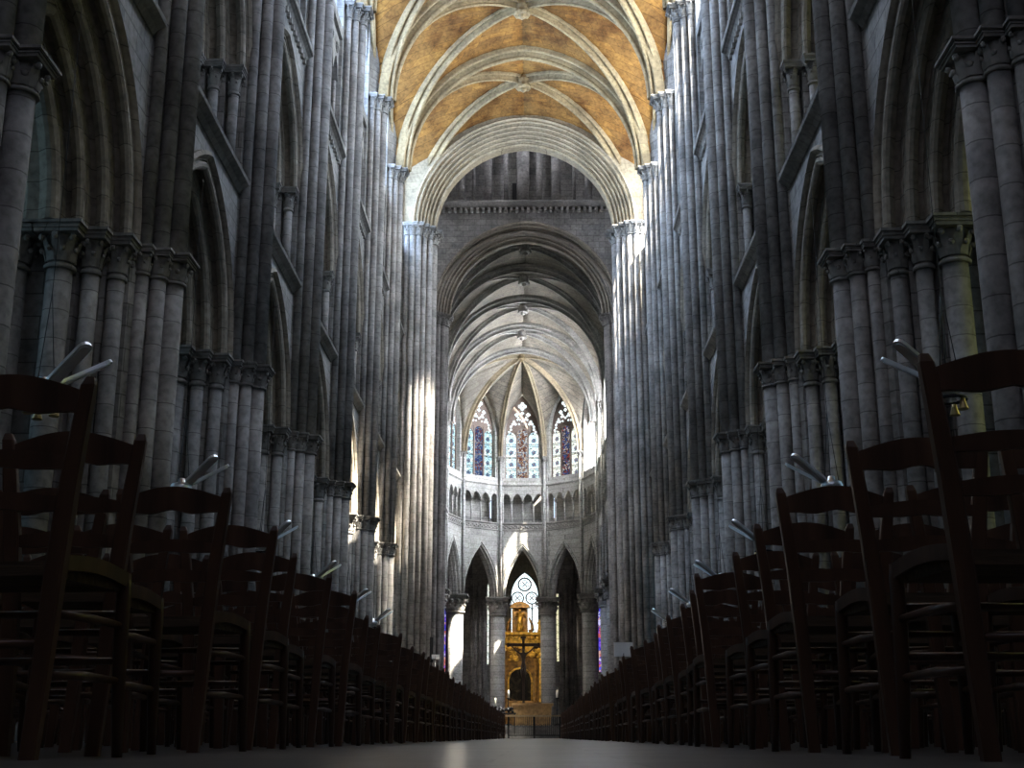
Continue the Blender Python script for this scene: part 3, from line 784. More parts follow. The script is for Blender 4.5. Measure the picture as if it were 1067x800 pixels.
for ph, l in ((36, 'round apse column at the right edge of the apse curve'), (72, 'round apse column just right of the golden altarpiece'), (108, 'round apse column just left of the golden altarpiece'), (144, 'round apse column at the left, brightly sunlit')):
    c, s = cos(radians(ph)), sin(radians(ph)); column(XA+RA*c, YC+RA*s, l, -c, -s)
# choir vault
CVA = 5.05
RC = rib_profile(.24, .32); RCd = rib_profile(.16, .26)
for k in range(4):
    y = (CH[k]+CH[k+1])/2; L = CH[k+1]-CH[k]
    me = vault_web(L, CVA, SPRC, 5.3, 5.75, 0, 4.9, 5.3).mesh('ceiling_choir', 'web_grey')
    solid(struct('ceiling_choir', me, (xo(y), y, 0)))
    dl = sqrt(CVA**2+L*L/4)
    dm = archivolt(MB(), dl, 5.7, SPRC, RCd, 20).mesh('diagonal_rib', 'carved')
    for s in (1, -1):
        tag(link('diagonal_rib', dm, None, (xo(y), y, 0), s*atan2(L/2, CVA)), f'diagonal rib of the {ordinal(k+1)} grey choir vault bay from its near {"left" if s > 0 else "right"} corner', 'vault rib', 'choir diagonal ribs')
    tag(link('vault_boss', boss_d, None, (xo(y), y, SPRC+5.6), 0), f'dark carved boss in the {ordinal(k+1)} grey choir vault bay', 'boss', 'choir vault bosses')
ct = archivolt(MB(), CVA, 5.25, SPRC, RC, 22).mesh('transverse_rib', 'carved')
for k in range(1, 5):
    tag(link('transverse_rib', ct, None, (xo(CH[k]), CH[k], 0), 0), f'moulded cross rib of the choir vault, {ordinal(k)} beyond the choir arch', 'vault rib', 'choir transverse ribs')
# apse vault
BX, BY, BZ = XA, YC+1.3, 26.45
RV = 5.15
verts = []
for ph in (0, 36, 72, 108, 144, 180):
    verts.append((XA+RV*cos(radians(ph)), YC+RV*sin(radians(ph)), ph))
verts[0] = (XA+RV, YC+.05, 0); verts[-1] = (XA-RV, YC+.05, 180)
wb = MB()
def ribf(v):
    dx, dy = v[0]-BX, v[1]-BY; a = sqrt(dx*dx+dy*dy)
    def f(s):
        z0 = SPRC if v[2] in (0, 180) else SPR2
        t, z = arc3(a, BZ-z0, z0, s); return (BX+dx/a*t, BY+dy/a*t, z)
    return f, a, atan2(dy, dx)
names = ['right edge', 'right outer', 'right inner', 'left inner', 'left outer', 'left edge']
for i, v in enumerate(verts):
    f, a, an = ribf(v)
    z0 = SPRC if v[2] in (0, 180) else SPR2
    me = archivolt(MB(), a, BZ-z0, z0, RCd, 16, half=True).mesh('apse_rib', 'warm_arch')
    tag(link('apse_rib', me, None, (BX, BY, 0), an), f'pale apse vault rib, {names[i]} of the six fanning from the boss', 'vault rib', 'apse ribs')
for i in range(5):
    A, B = verts[i], verts[i+1]; mid = ((A[0]+B[0])/2, (A[1]+B[1])/2)
    for V in (A, B):
        f, a, an = ribf(V)
        hx, hy = V[0]-mid[0], V[1]-mid[1]; hl = sqrt(hx*hx+hy*hy)
        def w(s, hx=hx, hy=hy, hl=hl, mid=mid):
            zz0 = SPR2; t, z = arc3(hl, 4.75, zz0, s); return (mid[0]+hx/hl*t, mid[1]+hy/hl*t, z)
        web_patch(wb, w, f, 14, 5, .1)
solid(struct('ceiling_apse', wb.mesh('ceiling_apse', 'web_grey')))
# close the last choir bay vault to the boss
cb = MB()
for sx in (-1, 1):
    def T(s): t, z = arc3(CVA, 5.3, SPRC, s); return (XA+sx*t, YC, z)
    f, a, an = ribf(verts[0] if sx > 0 else verts[-1])
    web_patch(cb, T, f, 14, 3, .05)
solid(struct('ceiling_apse', cb.mesh('ceiling_apse', 'web_grey')))
tag(link('vault_boss', boss_mesh(.3, 'ribstone'), None, (BX, BY, BZ+.1), 0), 'pale boss where the apse ribs meet', 'boss')

# ambulatory + axial chapel ------------------------------------------------
amb = MB(); RO = 11.2; nO = RO*cos(radians(18)); wO = 2*RO*sin(radians(18))
def amb_panel(ph, win):
    mb = MB(); h = wO/2; a = .6; s0, s1 = 4.6, 10.0
    t0 = win if win is not None else None
    if t0 is None: mb.box(-h-.2, h+.2, nO, nO+.6, 0, 15.5)
    else:
        mb.box(-h-.2, t0-a, nO, nO+.6, 0, 15.5); mb.box(t0+a, h+.2, nO, nO+.6, 0, 15.5)
        mb.box(t0-a, t0+a, nO, nO+.6, 0, s0)
        wall_strips(mb, t0-a, t0+a, lambda t: arch_z(t-t0, a-.01, 1.5, 8.6), lambda t: 15.5, nO, nO+.6, 16)
    struct('wall_ambulatory', mb.mesh('wall', 'wall'), (XA, YC, 0), radians(ph-90))
    if t0 is not None:
        tr = win_parts(a, 1.5, 8.6, s0, 2, nO+.3, mull=.03, head='')
        tr.xf(Matrix.Translation((t0, 0, 0)))
        pm = MB(); wall_strips(pm, t0-a, t0+a, lambda t: s0, lambda t: arch_z(t-t0, a-.02, 1.5, 8.6), nO+.32, nO+.34, 12)
        window((XA, YC, 0), radians(ph-90), tr.mesh('tracery', 'lead'), [pm.mesh('pane', 'gl_violet')])
for ph, win in ((18, 0), (54, -.6), (126, 0.35), (162, 0)): amb_panel(ph, win)
fw = MB()
y96 = YC+nO
fw.box(XA-3.7, XA-3.0, y96, y96+.6, 0, 15.5); fw.box(XA-2.6, XA-2.1, y96, y96+.6, 0, 15.5); fw.box(XA-3.0, XA-2.6, y96, y96+.6, 0, 5.3); fw.box(XA-3.0, XA-2.6, y96, y96+.6, 11.3, 15.5)
fw.box(XA+2.1, XA+2.45, y96, y96+.6, 0, 15.5); fw.box(XA+2.65, XA+3.7, y96, y96+.6, 0, 15.5); fw.box(XA+2.45, XA+2.65, y96, y96+.6, 0, 5.5); fw.box(XA+2.45, XA+2.65, y96, y96+.6, 10.5, 15.5)
wall_strips(fw, XA-2.1, XA+2.1, lambda t: arch_z(t-XA, 2.08, 2.6, 11.6), lambda t: 15.5, y96, y96+.6, 24)
struct('wall_ambulatory', fw.mesh('wall', 'wall'))
window((0, 0, 0), 0, MB().box(XA-3.0, XA-2.97, y96+.2, y96+.3, 5.3, 11.3).mesh('tracery', 'lead'), [MB().box(XA-3.0, XA-2.6, y96+.3, y96+.32, 5.3, 11.3).mesh('pane', 'gl_sliver')])
window((0, 0, 0), 0, MB().box(XA+2.45, XA+2.47, y96+.2, y96+.3, 5.5, 10.5).mesh('tracery', 'lead'), [MB().box(XA+2.45, XA+2.65, y96+.3, y96+.32, 5.5, 10.5).mesh('pane', 'gl_sliver_y')])
rf = MB()
ps = [(XA+12*cos(radians(a)), YC+12*sin(radians(a))) for a in range(0, 181, 12)]
pi_ = [(XA+6.0*cos(radians(a)), YC+6.0*sin(radians(a))) for a in range(0, 181, 12)]
for i in range(len(ps)-1):
    vs = [(*ps[i], 15), (*ps[i+1], 15), (*pi_[i+1], 15), (*pi_[i], 15)]; vs += [(x, y, 15.4) for x, y, z in vs]
    rf.add(vs, [(0, 1, 2, 3), (4, 5, 6, 7), (0, 1, 5, 4), (2, 3, 7, 6)])
for sx in (-1, 1):
    a, b = sorted((sx*5.8-1*0, sx*13)); rf.box(a, b, 66.0, YC, 15, 15.4)
struct('ceiling_ambulatory', rf.mesh('ceiling', 'wall'))
ow = MB()
for sx in (-1, 1):
    a, b = sorted((sx*11.6, sx*12.3)); ow.box(a, b, 66, YC+1, 0, 15.4)
struct('wall_choir_aisle', ow.mesh('wall', 'wall'))
# ambulatory piers beyond the columns
for sx, lab in ((-1, 'left'), (1, 'right')):
    for ph in (72, 36):
        a = radians(ph if sx > 0 else 180-ph)
        o = thing('ambulatory_respond', f'tall shafts between chapels on the {lab} of the ambulatory, {"near the axis" if ph == 72 else "further out"}', 'shafts', (XA+10.6*cos(a), YC+10.6*sin(a), 0), a-pi/2, 'ambulatory responds')
        link('core', MB().box(-.5, .5, 0, .6, 0, 14.9).mesh('core', 'wall'), o)
        for tt, mm, r in ((0, -.15, .16), (-.32, 0, .12), (.32, 0, .12), (-.56, .2, .1), (.56, .2, .1)):
            link('shaft', shaft_mesh(r, 0, 11.0), o, (tt, mm, 0)); link('capital', capital_mesh(r, .6), o, (tt, mm, 11.0))
# axial chapel
YL = 108.0
cm = MB()
for sx in (-1, 1):
    a, b = sorted((XA+sx*2.7, XA+sx*3.3)); cm.box(a, b, y96+.5, YL+.5, 0, 16)
wa, ws0, wss, wh = 1.25, 3.5, 11.6, 2.1
cm.box(XA-3, XA-wa, YL, YL+.6, 0, 16); cm.box(XA+wa, XA+3, YL, YL+.6, 0, 16); cm.box(XA-wa, XA+wa, YL, YL+.6, 0, ws0)
wall_strips(cm, XA-wa, XA+wa, lambda t: arch_z(t-XA, wa-.01, wh, wss), lambda t: 16, YL, YL+.6, 20)
struct('wall_chapel', cm.mesh('wall', 'choir_wall'))
struct('ceiling_chapel', MB().box(XA-3.3, XA+3.3, y96, YL+.6, 15.4, 15.8).mesh('ceiling', 'web_grey'))
tb = MB()
def ring(mb, cx, y, cz, r, th=.05, seg=18):
    mb.tube([(cx+r*cos(2*pi*q/seg), y, cz+r*sin(2*pi*q/seg)) for q in range(seg+1)], th, 5)
ring(tb, 0, .3, 12.6, .55, .07); ring(tb, -.6, .3, 11.45, .5, .06); ring(tb, .6, .3, 11.45, .5, .06)
for cx, cz, R in ((0, 12.6, .28), (-.6, 11.45, .26), (.6, 11.45, .26)):
    for q in range(4): ring(tb, cx+R*.75*cos(q*pi/2), .3, cz+R*.75*sin(q*pi/2), R*.62, .028, 12)
for t in (-.62, 0, .62): tb.box(t-.05, t+.05, .22, .38, ws0, 11.0)
archivolt(tb, wa, wh, wss, [(0, .15), (.09, .15), (.12, .3), (.09, .45), (0, .45)], 12, leg=ws0)
for q in range(4): archivolt(tb2 := MB(), .31, .4, 10.4, [(0, .2), (.05, .2), (.05, .4), (0, .4)], 6); tb2.xf(Matrix.Translation((-.94+.625*q, 0, 0))); tb.add(tb2.v, tb2.f)
window((XA, YL, 0), 0, tb.mesh('tracery', 'lead'), [pane_mesh(-wa, wa, ws0, lambda t: arch_z(t, wa-.02, wh, wss), .34, 'gl_white', 20)])

# ------------------------------------------------------------------ floor, west end
struct('floor', MB().box(-27, 27, -6, 112, -.3, 0).mesh('floor', 'floorstone'))
wm2 = MB()
for sx in (-1, 1):
    a, b = sorted((sx*5.5, sx*6.5)); wm2.box(a, b, -4.5, 5.2, 0, 29)
wm2.box(-6.5, 6.5, -5.2, -4.5, 0, 29)
wm2.box(-13, -5.5, 5.2, 5.6, 0, 18); wm2.box(5.5, 13, 5.2, 5.6, 0, 18)
struct('wall_west', wm2.mesh('wall', 'wall'))
window((0, 0, 0), pi, win_parts(4.2, 3.5, 19, 9, 6, 4.4).mesh('tracery', 'carved'), [pane_mesh(-4.1, 4.1, 9, lambda t: arch_z(t, 4.15, 3.4, 19), 4.45, 'gl_rose', 20)])
struct('ceiling_west', MB().box(-6.5, 6.5, -5.2, 6.1, 28.3, 28.8).mesh('ceiling', 'web_gold'))

# ------------------------------------------------------------------ chairs
def chair_parts():
    P = []
    def px(z):                                                       # rear post half spacing
        return .122+.02*z/.45 if z < .45 else .142+.05*((z-.45)/.45)**1.2
    zs = [0, .2, .42, .6, .75, .875, .895]
    for s in (-1, 1):
        mb = MB(); w = [.019, .021, .023, .022, .020, .017, .010]
        vs = []; fs = []
        for i, z in enumerate(zs):
            y = -.18-.022*max(0, (z-.45))/.45-.03*max(0, .2-z)
            for dx, dy in ((-1, -.75), (-.75, -1), (.75, -1), (1, -.75), (1, .75), (.75, 1), (-.75, 1), (-1, .75)):
                vs.append((s*px(z)+dx*w[i], y+dy*w[i]*.85, z))
        n = 8
        for i in range(len(zs)-1):
            for q in range(n): fs.append((i*n+q, i*n+(q+1) % n, (i+1)*n+(q+1) % n, (i+1)*n+q))
        fs += [tuple(range(n)), tuple(range((len(zs)-1)*n, len(zs)*n))]
        mb.add(vs, fs, False); P.append(('back_post', mb, 'wood'))
        mb = MB()                                                    # front leg, slightly sabre shaped
        pts = [(s*.185, .205, 0), (s*.183, .185, .15), (s*.18, .178, .3), (s*.178, .18, .43), (s*.178, .18, .465)]
        mb.tube(pts, [.014, .018, .020, .020, .017], 6); P.append(('front_leg', mb, 'wood'))
    def slat(zc, hh, arch, notch, nm):
        mb = MB(); n = 14; x1 = px(zc)-.012; vs = []; y0 = -.18-.022*(zc-.45)/.45
        for i in range(n+1):
            u = -1+2*i/n; x = u*x1; bow = -.028*(1-u*u)
            top = zc+hh/2+arch*(cos(u*pi/2)-.15)
            bot = zc-hh/2+arch*.25*(1-abs(u))-(notch*(math.exp(-((abs(u)-.42)/.28)**2)) if notch else 0)
            vs += [(x, y0+bow-.008, bot), (x, y0+bow+.008, bot), (x, y0+bow+.008, top), (x, y0+bow-.008, top)]
        fs = []
        for i in range(n):
            for q in range(4): fs.append((4*i+q, 4*i+(q+1) % 4, 4*i+4+(q+1) % 4, 4*i+4+q))
        fs += [(0, 1, 2, 3), (4*n, 4*n+1, 4*n+2, 4*n+3)]
        mb.add(vs, fs); P.append((nm, mb, 'wood'))
    slat(.838, .060, .034, .012, 'top_slat'); slat(.685, .034, .012, .004, 'back_slat'); slat(.585, .034, .010, .004, 'back_slat')
    # rush seat: woven, thick rounded edge, dished
    mb = MB(); vs = []; fs = []; n = 16; m = 6
    for lay in (0, 1):
        for j in range(m+1):
            v = j/m; y = -.175+.355*v; hw = .125+.052*v
            for i in range(n+1):
                u = -1+2*i/n; edge = max(abs(u), abs(2*v-1))
                z = .445+.018*edge**3+(.004 if i % 2 else 0) if lay == 0 else .415+.012*(1-edge)
                if edge >= .999: z = .452 if lay == 0 else .418
                vs.append((u*hw, y, z))
    W = n+1; T = W*(m+1)
    for lay in (0, 1):
        for j in range(m):
            for i in range(n): fs.append((lay*T+j*W+i, lay*T+j*W+i+1, lay*T+(j+1)*W+i+1, lay*T+(j+1)*W+i))
    for i in range(n): fs += [(i, i+1, T+i+1, T+i), (m*W+i, m*W+i+1, T+m*W+i+1, T+m*W+i)]
    for j in range(m): fs += [(j*W, (j+1)*W, T+(j+1)*W, T+j*W), (j*W+n, (j+1)*W+n, T+(j+1)*W+n, T+j*W+n)]
    mb.add(vs, fs, False); P.append(('rush_seat', mb, 'rush'))
    for s in (-1, 1):                                                # curved seat rail
        mb = MB(); vs = []; fs = []; n = 8
        for i in range(n+1):
            v = i/n; y = -.17+.345*v; x = s*(.142+.04*v); zc = .452+.016*sin(pi*v)
            vs += [(x-.009, y, zc-.024), (x+.009, y, zc-.024), (x+.009, y, zc+.014), (x-.009, y, zc+.014)]
        for i in range(n):
            for q in range(4): fs.append((4*i+q, 4*i+(q+1) % 4, 4*i+4+(q+1) % 4, 4*i+4+q))
        fs += [(0, 1, 2, 3), (4*n, 4*n+1, 4*n+2, 4*n+3)]
        mb.add(vs, fs); P.append(('seat_rail', mb, 'wood'))
        for z in (.33, .19):
            mb = MB(); mb.tube([(s*px(z), -.18, z), (s*.160, 0, z+.004), (s*.181, .18, z)], [.009, .012, .009], 6); P.append(('stretcher', mb, 'wood'))
    for z in (.36, .24):
        mb = MB(); mb.tube([(-.178, .18, z), (0, .18, z), (.178, .18, z)], [.009, .012, .009], 6); P.append(('stretcher', mb, 'wood'))
    mb = MB(); mb.tube([(-px(.26), -.18, .26), (0, -.18, .26), (px(.26), -.18, .26)], [.009, .012, .009], 6); P.append(('stretcher', mb, 'wood'))
    return P
CP = chair_parts()
CM = [(n, mb.mesh(n, m)) for n, mb, m in CP]
rows_l = [3.15, 3.74, 4.57, 5.40, 6.20]; rows_r = [2.99, 3.86, 4.60, 5.38, 6.20]
while rows_l[-1] < 49.0: rows_l.append(rows_l[-1]+.80)
while rows_r[-1] < 49.0: rows_r.append(rows_r[-1]+.80)
xl = [0.02, -.06, .03, .02, -.05]; xr = [0.0, .06, -.03, .03, .06]
chairs = []
for side, rows, sg, x0, nc, jl in (('left', rows_l, -1, -.88, 8, xl), ('right', rows_r, 1, 1.48, 7, xr)):
    for r, y in enumerate(rows):
        dx = jl[r] if r < 5 else random.uniform(-.05, .05)
        for c in range(nc):
            x = x0+sg*.095*min(1, max(0, (r-4)/5))+sg*.45*c+dx+random.uniform(-.012, .012); yy = y+(random.uniform(-.05, .05) if c else 0)
            W = .963*yy+.2; u = 558+1315*(x-.4)/W
            if u < -60-180/W or u > 1067+60+180/W: continue
            rot = random.uniform(-.05, .05)
            chairs.append((1/(yy*(1+.55*c)), side, r, c, x, yy, rot))
chairs.sort(key=lambda q: -q[0])
hero = chairs[:300]; rest = chairs[300:]
SEATW = ['at the aisle', 'second from the aisle', 'third from the aisle', 'fourth from the aisle', 'fifth from the aisle', 'sixth from the aisle', 'seventh from the aisle', 'eighth from the aisle']
for _, side, r, c, x, y, rot in hero:
    o = thing('church_chair', f'dark wooden rush-seat chair, {side} block, {ordinal(r+1)} row from the camera, {SEATW[c]}', 'chair', (x, y, 0), rot, 'rush-seat chairs in the nave')
    for n, me in CM: link(n, me, o)
far = MB()
for i_, mats in ((0, None),):
    vs = []; fs = []
    for _, side, r, c, x, y, rot in rest:
        M = Matrix.Translation((x, y, 0)) @ Matrix.Rotation(rot, 4, 'Z')
        for n, mb, m in CP:
            if n == 'rush_seat': continue
            far.add([tuple(M @ Vector(v)) for v in mb.v], mb.f)
fm_ = far.mesh('chair_block', 'wood')
o = tag(link('distant_chairs', fm_), 'mass of dark wooden chairs filling the far rows behind the aisle seats', 'chairs'); o['kind'] = 'stuff'
fs_ = MB()
for _, side, r, c, x, y, rot in rest:
    M = Matrix.Translation((x, y, 0)) @ Matrix.Rotation(rot, 4, 'Z')
    mb = [q for q in CP if q[0] == 'rush_seat'][0][1]
    fs_.add([tuple(M @ Vector(v)) for v in mb.v], mb.f)
q = link('rush_seats', fs_.mesh('rush_seats', 'rush'), o); q['kind'] = 'stuff'

# ------------------------------------------------------------------ hanging lamps
hub = MB().lathe([(.02, .16), (.05, .15), (.06, .09), (.15, .06), (.17, .0), (.14, -.06), (.06, -.08), (.05, -.16), (.02, -.18)], seg=16).mesh('hub', 'chrome')
def paddle(yaw):
    mb = MB(); n = 8; w = .080; L = .70
    out = [(0.0, -w)]; 
    out = [(L-w+w*cos(a), w*sin(a)) for a in [(-90+180*q/6)*pi/180 for q in range(7)]] + [(w-w*cos(a), w*sin(a)) for a in [(90-180*q/6)*pi/180 for q in range(7)]]
    mb.prism(out, -.02, .02)
    inn = [(L/2+(x-L/2)*.9, y*.72) for x, y in out]
    mb.prism(inn, -.032, -.018)
    mb.xf(Matrix.Rotation(yaw, 4, 'Z') @ Matrix.Translation((.12, 0, .06)) @ Matrix.Rotation(radians(-32), 4, 'Y'))
    return mb.mesh('lamp_paddle', 'chrome')
pads = [paddle(.45), paddle(-.55)]
spot = MB().lathe([(.03, .05), (.035, 0), (.055, -.06), (.06, -.075), (.045, -.08)], seg=10)
spot_m = spot.mesh('spot_head', 'brass')
cab = MB()
for q in range(3):
    an = 2*pi*q/3+.4; cab.tube([(.12*cos(an), .12*sin(an), .06), (0, 0, 1.15)], .006, 5)
cab.tube([(0, 0, 1.15), (0, 0, 5.2)], .004, 5)
cab_m = cab.mesh('cable', 'black_metal')
BRK = MB().lathe([(.17, -.17), (.19, -.15), (.17, -.13), (.15, -.15), (.17, -.17)], seg=14, cap=False).mesh('spot_bracket', 'black_metal')
LY = [13.4, 19.1, 25.1, 31.0, 37.0, 42.9]
for side, sx in (('left', -1), ('right', 1)):
    for k, y in enumerate(LY):
        x = -5.05 if side == 'left' else 4.95
        o = thing('hanging_lamp', f'chrome two-armed lamp hanging before the arcade, {ordinal(k+1)} on the {side}', 'lamp', (x, y, 3.75), 0 if side == 'left' else pi, 'hanging chrome lamps')
        link('hub', hub, o); link('cable', cab_m, o)
        for p in pads: link('lamp_arm', p, o)
        br_ = link('spot_bracket', BRK, o)
        for q in range(3):
            an = q*2.1; link('spot_head', spot_m, br_, (.16*cos(an), .16*sin(an), -.22))

# ------------------------------------------------------------------ altar zone
rail = thing('altar_rail', 'black iron rail with beige top bar closing the aisle end', 'railing', (.35, 52.0, 0))
link('top_bar', MB().box(-1.25, 1.25, -.07, .07, .84, .90).mesh('top_bar', 'rail_top'), rail)
link('bottom_bar', MB().box(-1.05, 1.05, -.02, .02, .10, .14).mesh('bottom_bar', 'black_metal'), rail)
for x in (-1.02, 0, 1.02): link('post', MB().box(x-.035, x+.035, -.035, .035, 0, .84).mesh('post', 'black_metal'), rail)
bars = MB()
for i in range(26): bars.lathe([(.009, .1), (.009, .84)], -1.0+i*.08, 0, 6)
for i in range(12):
    c = -.93+i*.168; pts = [(c+.06*cos(2*pi*q/10), 0, .5+.06*sin(2*pi*q/10)) for q in range(11)]; bars.tube(pts, .007, 4)
link('grille', bars.mesh('grille', 'black_metal'), rail)
pl = MB(); pl.box(-3.2, 3.2, 55.5, 62, 0, .18); pl.box(-2.8, 2.8, 56, 62, .18, .36); pl.box(-2.4, 2.4, 56.5, 62, .36, .55)
tag(link('altar_platform', pl.mesh('altar_platform', 'floorstone')), 'low stepped stone platform under the wooden altar', 'platform')
al = thing('altar', 'broad golden-brown altar block behind the iron rail', 'altar', (.28, 58.0, .55))
ab = MB(); ab.extr([(-.78, .0), (.78, .0), (.84, .85), (-.84, .85)], 'y', -.45, .45)
link('altar_block', ab.mesh('altar_block', 'altar_wood'), al)
link('altar_top', MB().box(-.92, .92, -.52, .52, .85, .95).mesh('altar_top', 'altar_wood'), al)
# crucifix
cx = thing('crucifix', 'tall dark crucifix with bronze figure standing behind the altar', 'crucifix', (-.15, 60.6, .55))
cr = MB(); cr.box(-.06, .06, -.05, .05, .0, 4.05); cr.box(-.68, .68, -.05, .05, 3.62, 3.76); cr.box(-.12, .12, -.06, .06, 3.98, 4.08)
for s in (-1, 1): cr.box(s*.72-.05, s*.72+.05, -.055, .055, 3.60, 3.78)
cr.box(-.22, .22, -.2, .2, 0, .25)
link('cross', cr.mesh('cross', 'bronze'), cx)
me = D.meshes.new('figure')
fv = [(0, 0, 2.75), (0, 0, 2.95), (0, 0, 3.25), (0, 0, 3.36), (0.02, -.03, 3.5), (-.13, 0, 3.27), (-.34, 0, 3.42), (-.58, .02, 3.66), (.13, 0, 3.27), (.34, 0, 3.42), (.58, .02, 3.66), (-.07, 0, 2.7), (-.09, -.08, 2.4), (-.02, 0, 2.08), (.07, 0, 2.7), (.09, -.08, 2.4), (.02, 0, 2.08)]
fe = [(0, 1), (1, 2), (2, 3), (3, 4), (2, 5), (5, 6), (6, 7), (2, 8), (8, 9), (9, 10), (0, 11), (11, 12), (12, 13), (0, 14), (14, 15), (15, 16)]
fr = [.09, .08, .11, .04, .075, .05, .035, .025, .05, .035, .025, .07, .05, .03, .07, .05, .03]
me.from_pydata([(x, y-.1, z) for x, y, z in fv], fe, []); me.materials.append(MATS['bronze'])
fo = link('figure', me, cx); fo.modifiers.new('skin', 'SKIN'); fo.modifiers.new('sub', 'SUBSURF').levels = 1
for i, r in enumerate(fr):
    me.skin_vertices[0].data[i].radius = (r, r)
me.skin_vertices[0].data[0].use_root = True
# candlesticks
def candlestick(x, y, z, lab):
    o = thing('candlestick', lab, 'candlestick', (x, y, z), 0, 'altar candlesticks')
    link('stand', MB().lathe([(.16, 0), (.16, .04), (.03, .08), (.022, .6), (.05, .63), (.022, .66), (.022, 1.1), (.09, 1.14), (.09, 1.16), (.03, 1.17)], seg=12).mesh('stand', 'black_metal'), o)
    link('candle', MB().lathe([(.045, 1.17), (.045, 1.48), (.01, 1.5)], seg=10).mesh('candle', 'candle_wax'), o)
candlestick(-1.33, 56.4, .18, 'tall black candlestick with white candle, leftmost beside the altar')
candlestick(-.78, 57.2, .55, 'black candlestick with white candle close to the left of altar')
candlestick(1.35, 56.9, .55, 'black candlestick with white candle right of the altar')
st = thing('side_table', 'small dark table with drooping cloth left of the altar', 'table', (-.85, 56.0, 0))
link('table_top', MB().box(-.42, .42, -.25, .25, 1.0, 1.06).mesh('table_top', 'black_metal'), st)
for x in (-.36, .36):
    for y in (-.2, .2): link('leg', MB().box(x-.02, x+.02, y-.02, y+.02, 0, 1.0).mesh('leg', 'black_metal'), st)
link('flower_arrangement', (lambda m: ([m.ball((random.uniform(-.3, .3), random.uniform(-.15, .15), 1.06+random.uniform(.04, .2)), .07, 6, 4) for _ in range(22)], m)[1])(MB()).mesh('flower_arrangement', 'black_metal'), st)
# white panels
def panel(x, y, z, w, h, lab, nm):
    o = thing(nm, lab, 'panel', (x, y, 0))
    link('panel', MB().box(-w/2, w/2, -.02, .02, z, z+h).mesh('panel', 'white_panel'), o)
    link('frame', MB().box(-w/2-.02, w/2+.02, .02, .05, z-.02, z+h+.02).mesh('frame', 'white_panel'), o)
    link('pole', MB().lathe([(.025, .03), (.025, z+.1)], seg=8).mesh('pole', 'black_metal'), o)
    link('foot', MB().lathe([(.25, 0), (.25, .03), (.03, .05)], seg=16).mesh('foot', 'black_metal'), o)
panel(3.85, 50.3, 3.1, .70, .50, 'white rectangular panel raised on a stand at the right crossing pier', 'display_panel')
panel(-3.55, 51.0, 3.05, .26, .14, 'small pale panel on a thin stand at the left crossing pier', 'small_panel')
sp_ = thing('speaker_column', 'slim black loudspeaker column on stand before left crossing pier', 'loudspeaker', (-3.72, 51.2, 0))
link('cabinet', MB().box(-.07, .07, -.07, .07, 2.9, 3.9).mesh('cabinet', 'black_metal'), sp_)
link('pole', MB().lathe([(.025, 0), (.025, 2.9)], seg=8).mesh('pole', 'black_metal'), sp_)

# ------------------------------------------------------------------ golden altarpiece in the axial chapel
YR = 101.5
rt = thing('altarpiece', 'huge gilded baroque altarpiece with dark painting, seen through the central apse arch', 'altarpiece', (XA-.33, YR, 0))
b = MB(); b.box(-2.0, 2.0, 0, .8, 0, 2.6); b.box(-2.05, 2.05, -.12, .8, 2.45, 2.65); link('base', b.mesh('base', 'dark_gold'), rt)
b = MB(); b.box(-1.95, 1.95, .15, .7, 2.6, 7.2); link('back_panel', b.mesh('back_panel', 'dark_gold'), rt)
b = MB(); b.extr([(-.85, 2.8), (.85, 2.8), (.85, 4.4), (.7, 4.85), (.4, 5.1), (0, 5.2), (-.4, 5.1), (-.7, 4.85), (-.85, 4.4)], 'y', .08, .16); pnt = link('painting', b.mesh('painting', 'painting'), rt)
b = MB(); fr_ = [(-.92, .08, 2.75), (-.92, .08, 4.4), (-.76, .08, 4.92), (-.42, .08, 5.2), (0, .08, 5.3), (.42, .08, 5.2), (.76, .08, 4.92), (.92, .08, 4.4), (.92, .08, 2.75)]
b.tube(fr_, .07, 6); link('picture_frame', b.mesh('picture_frame', 'gold'), pnt)
for x in (-1.62, -1.22, 1.22, 1.62):
    b = MB(); b.lathe([(.16, 2.65), (.16, 2.8), (.11, 2.9), (.125, 4.0), (.10, 5.6), (.16, 5.75), (.2, 6.0)], x, -.02, 12); link('column', b.mesh('column', 'gold' if abs(x) > 1.5 else 'dark_gold'), rt)
b = MB(); b.box(-2.0, 2.0, -.2, .7, 7.2, 7.4); b.box(-2.1, 2.1, -.28, .7, 7.85, 8.05); b.box(-1.95, 1.95, -.12, .7, 7.4, 7.85)
for i in range(16): b.ball((-1.85+i*.245, -.16, 7.62), .09, 6, 4)
link('entablature', b.mesh('entablature', 'gold'), rt)
b = MB()
for i in range(60):
    x = random.uniform(-1.7, 1.7); z = random.uniform(5.9, 7.1)
    b.ball((x, -.02, z), random.uniform(.1, .24), 7, 5, (1.2, .5, .8))
link('cloud_relief', b.mesh('cloud_relief', 'gold'), rt)
def statue(mb, x, y, z, h, arm=1):
    s = h/1.7
    mb.lathe([(.26*s, z), (.30*s, z+.08*s), (.22*s, z+.5*s), (.17*s, z+.9*s), (.22*s, z+1.2*s), (.20*s, z+1.38*s), (.07*s, z+1.46*s)], x, y, 10)
    mb.ball((x, y, z+1.58*s), .12*s, 8, 6)
    mb.tube([(x-.2*s, y, z+1.35*s), (x-.32*s, y-.1*s, z+1.1*s), (x-.12*s, y-.24*s, z+1.15*s)], [.07*s, .06*s, .04*s], 6)
    mb.tube([(x+.2*s, y, z+1.35*s), (x+.34*s, y-.08*s, z+1.15*s), (x+.3*s*arm, y-.2*s, z+1.4*s)], [.07*s, .06*s, .04*s], 6)
    mb.ball((x+.22*s, y-.2*s, z+1.25*s), .09*s, 6, 5)
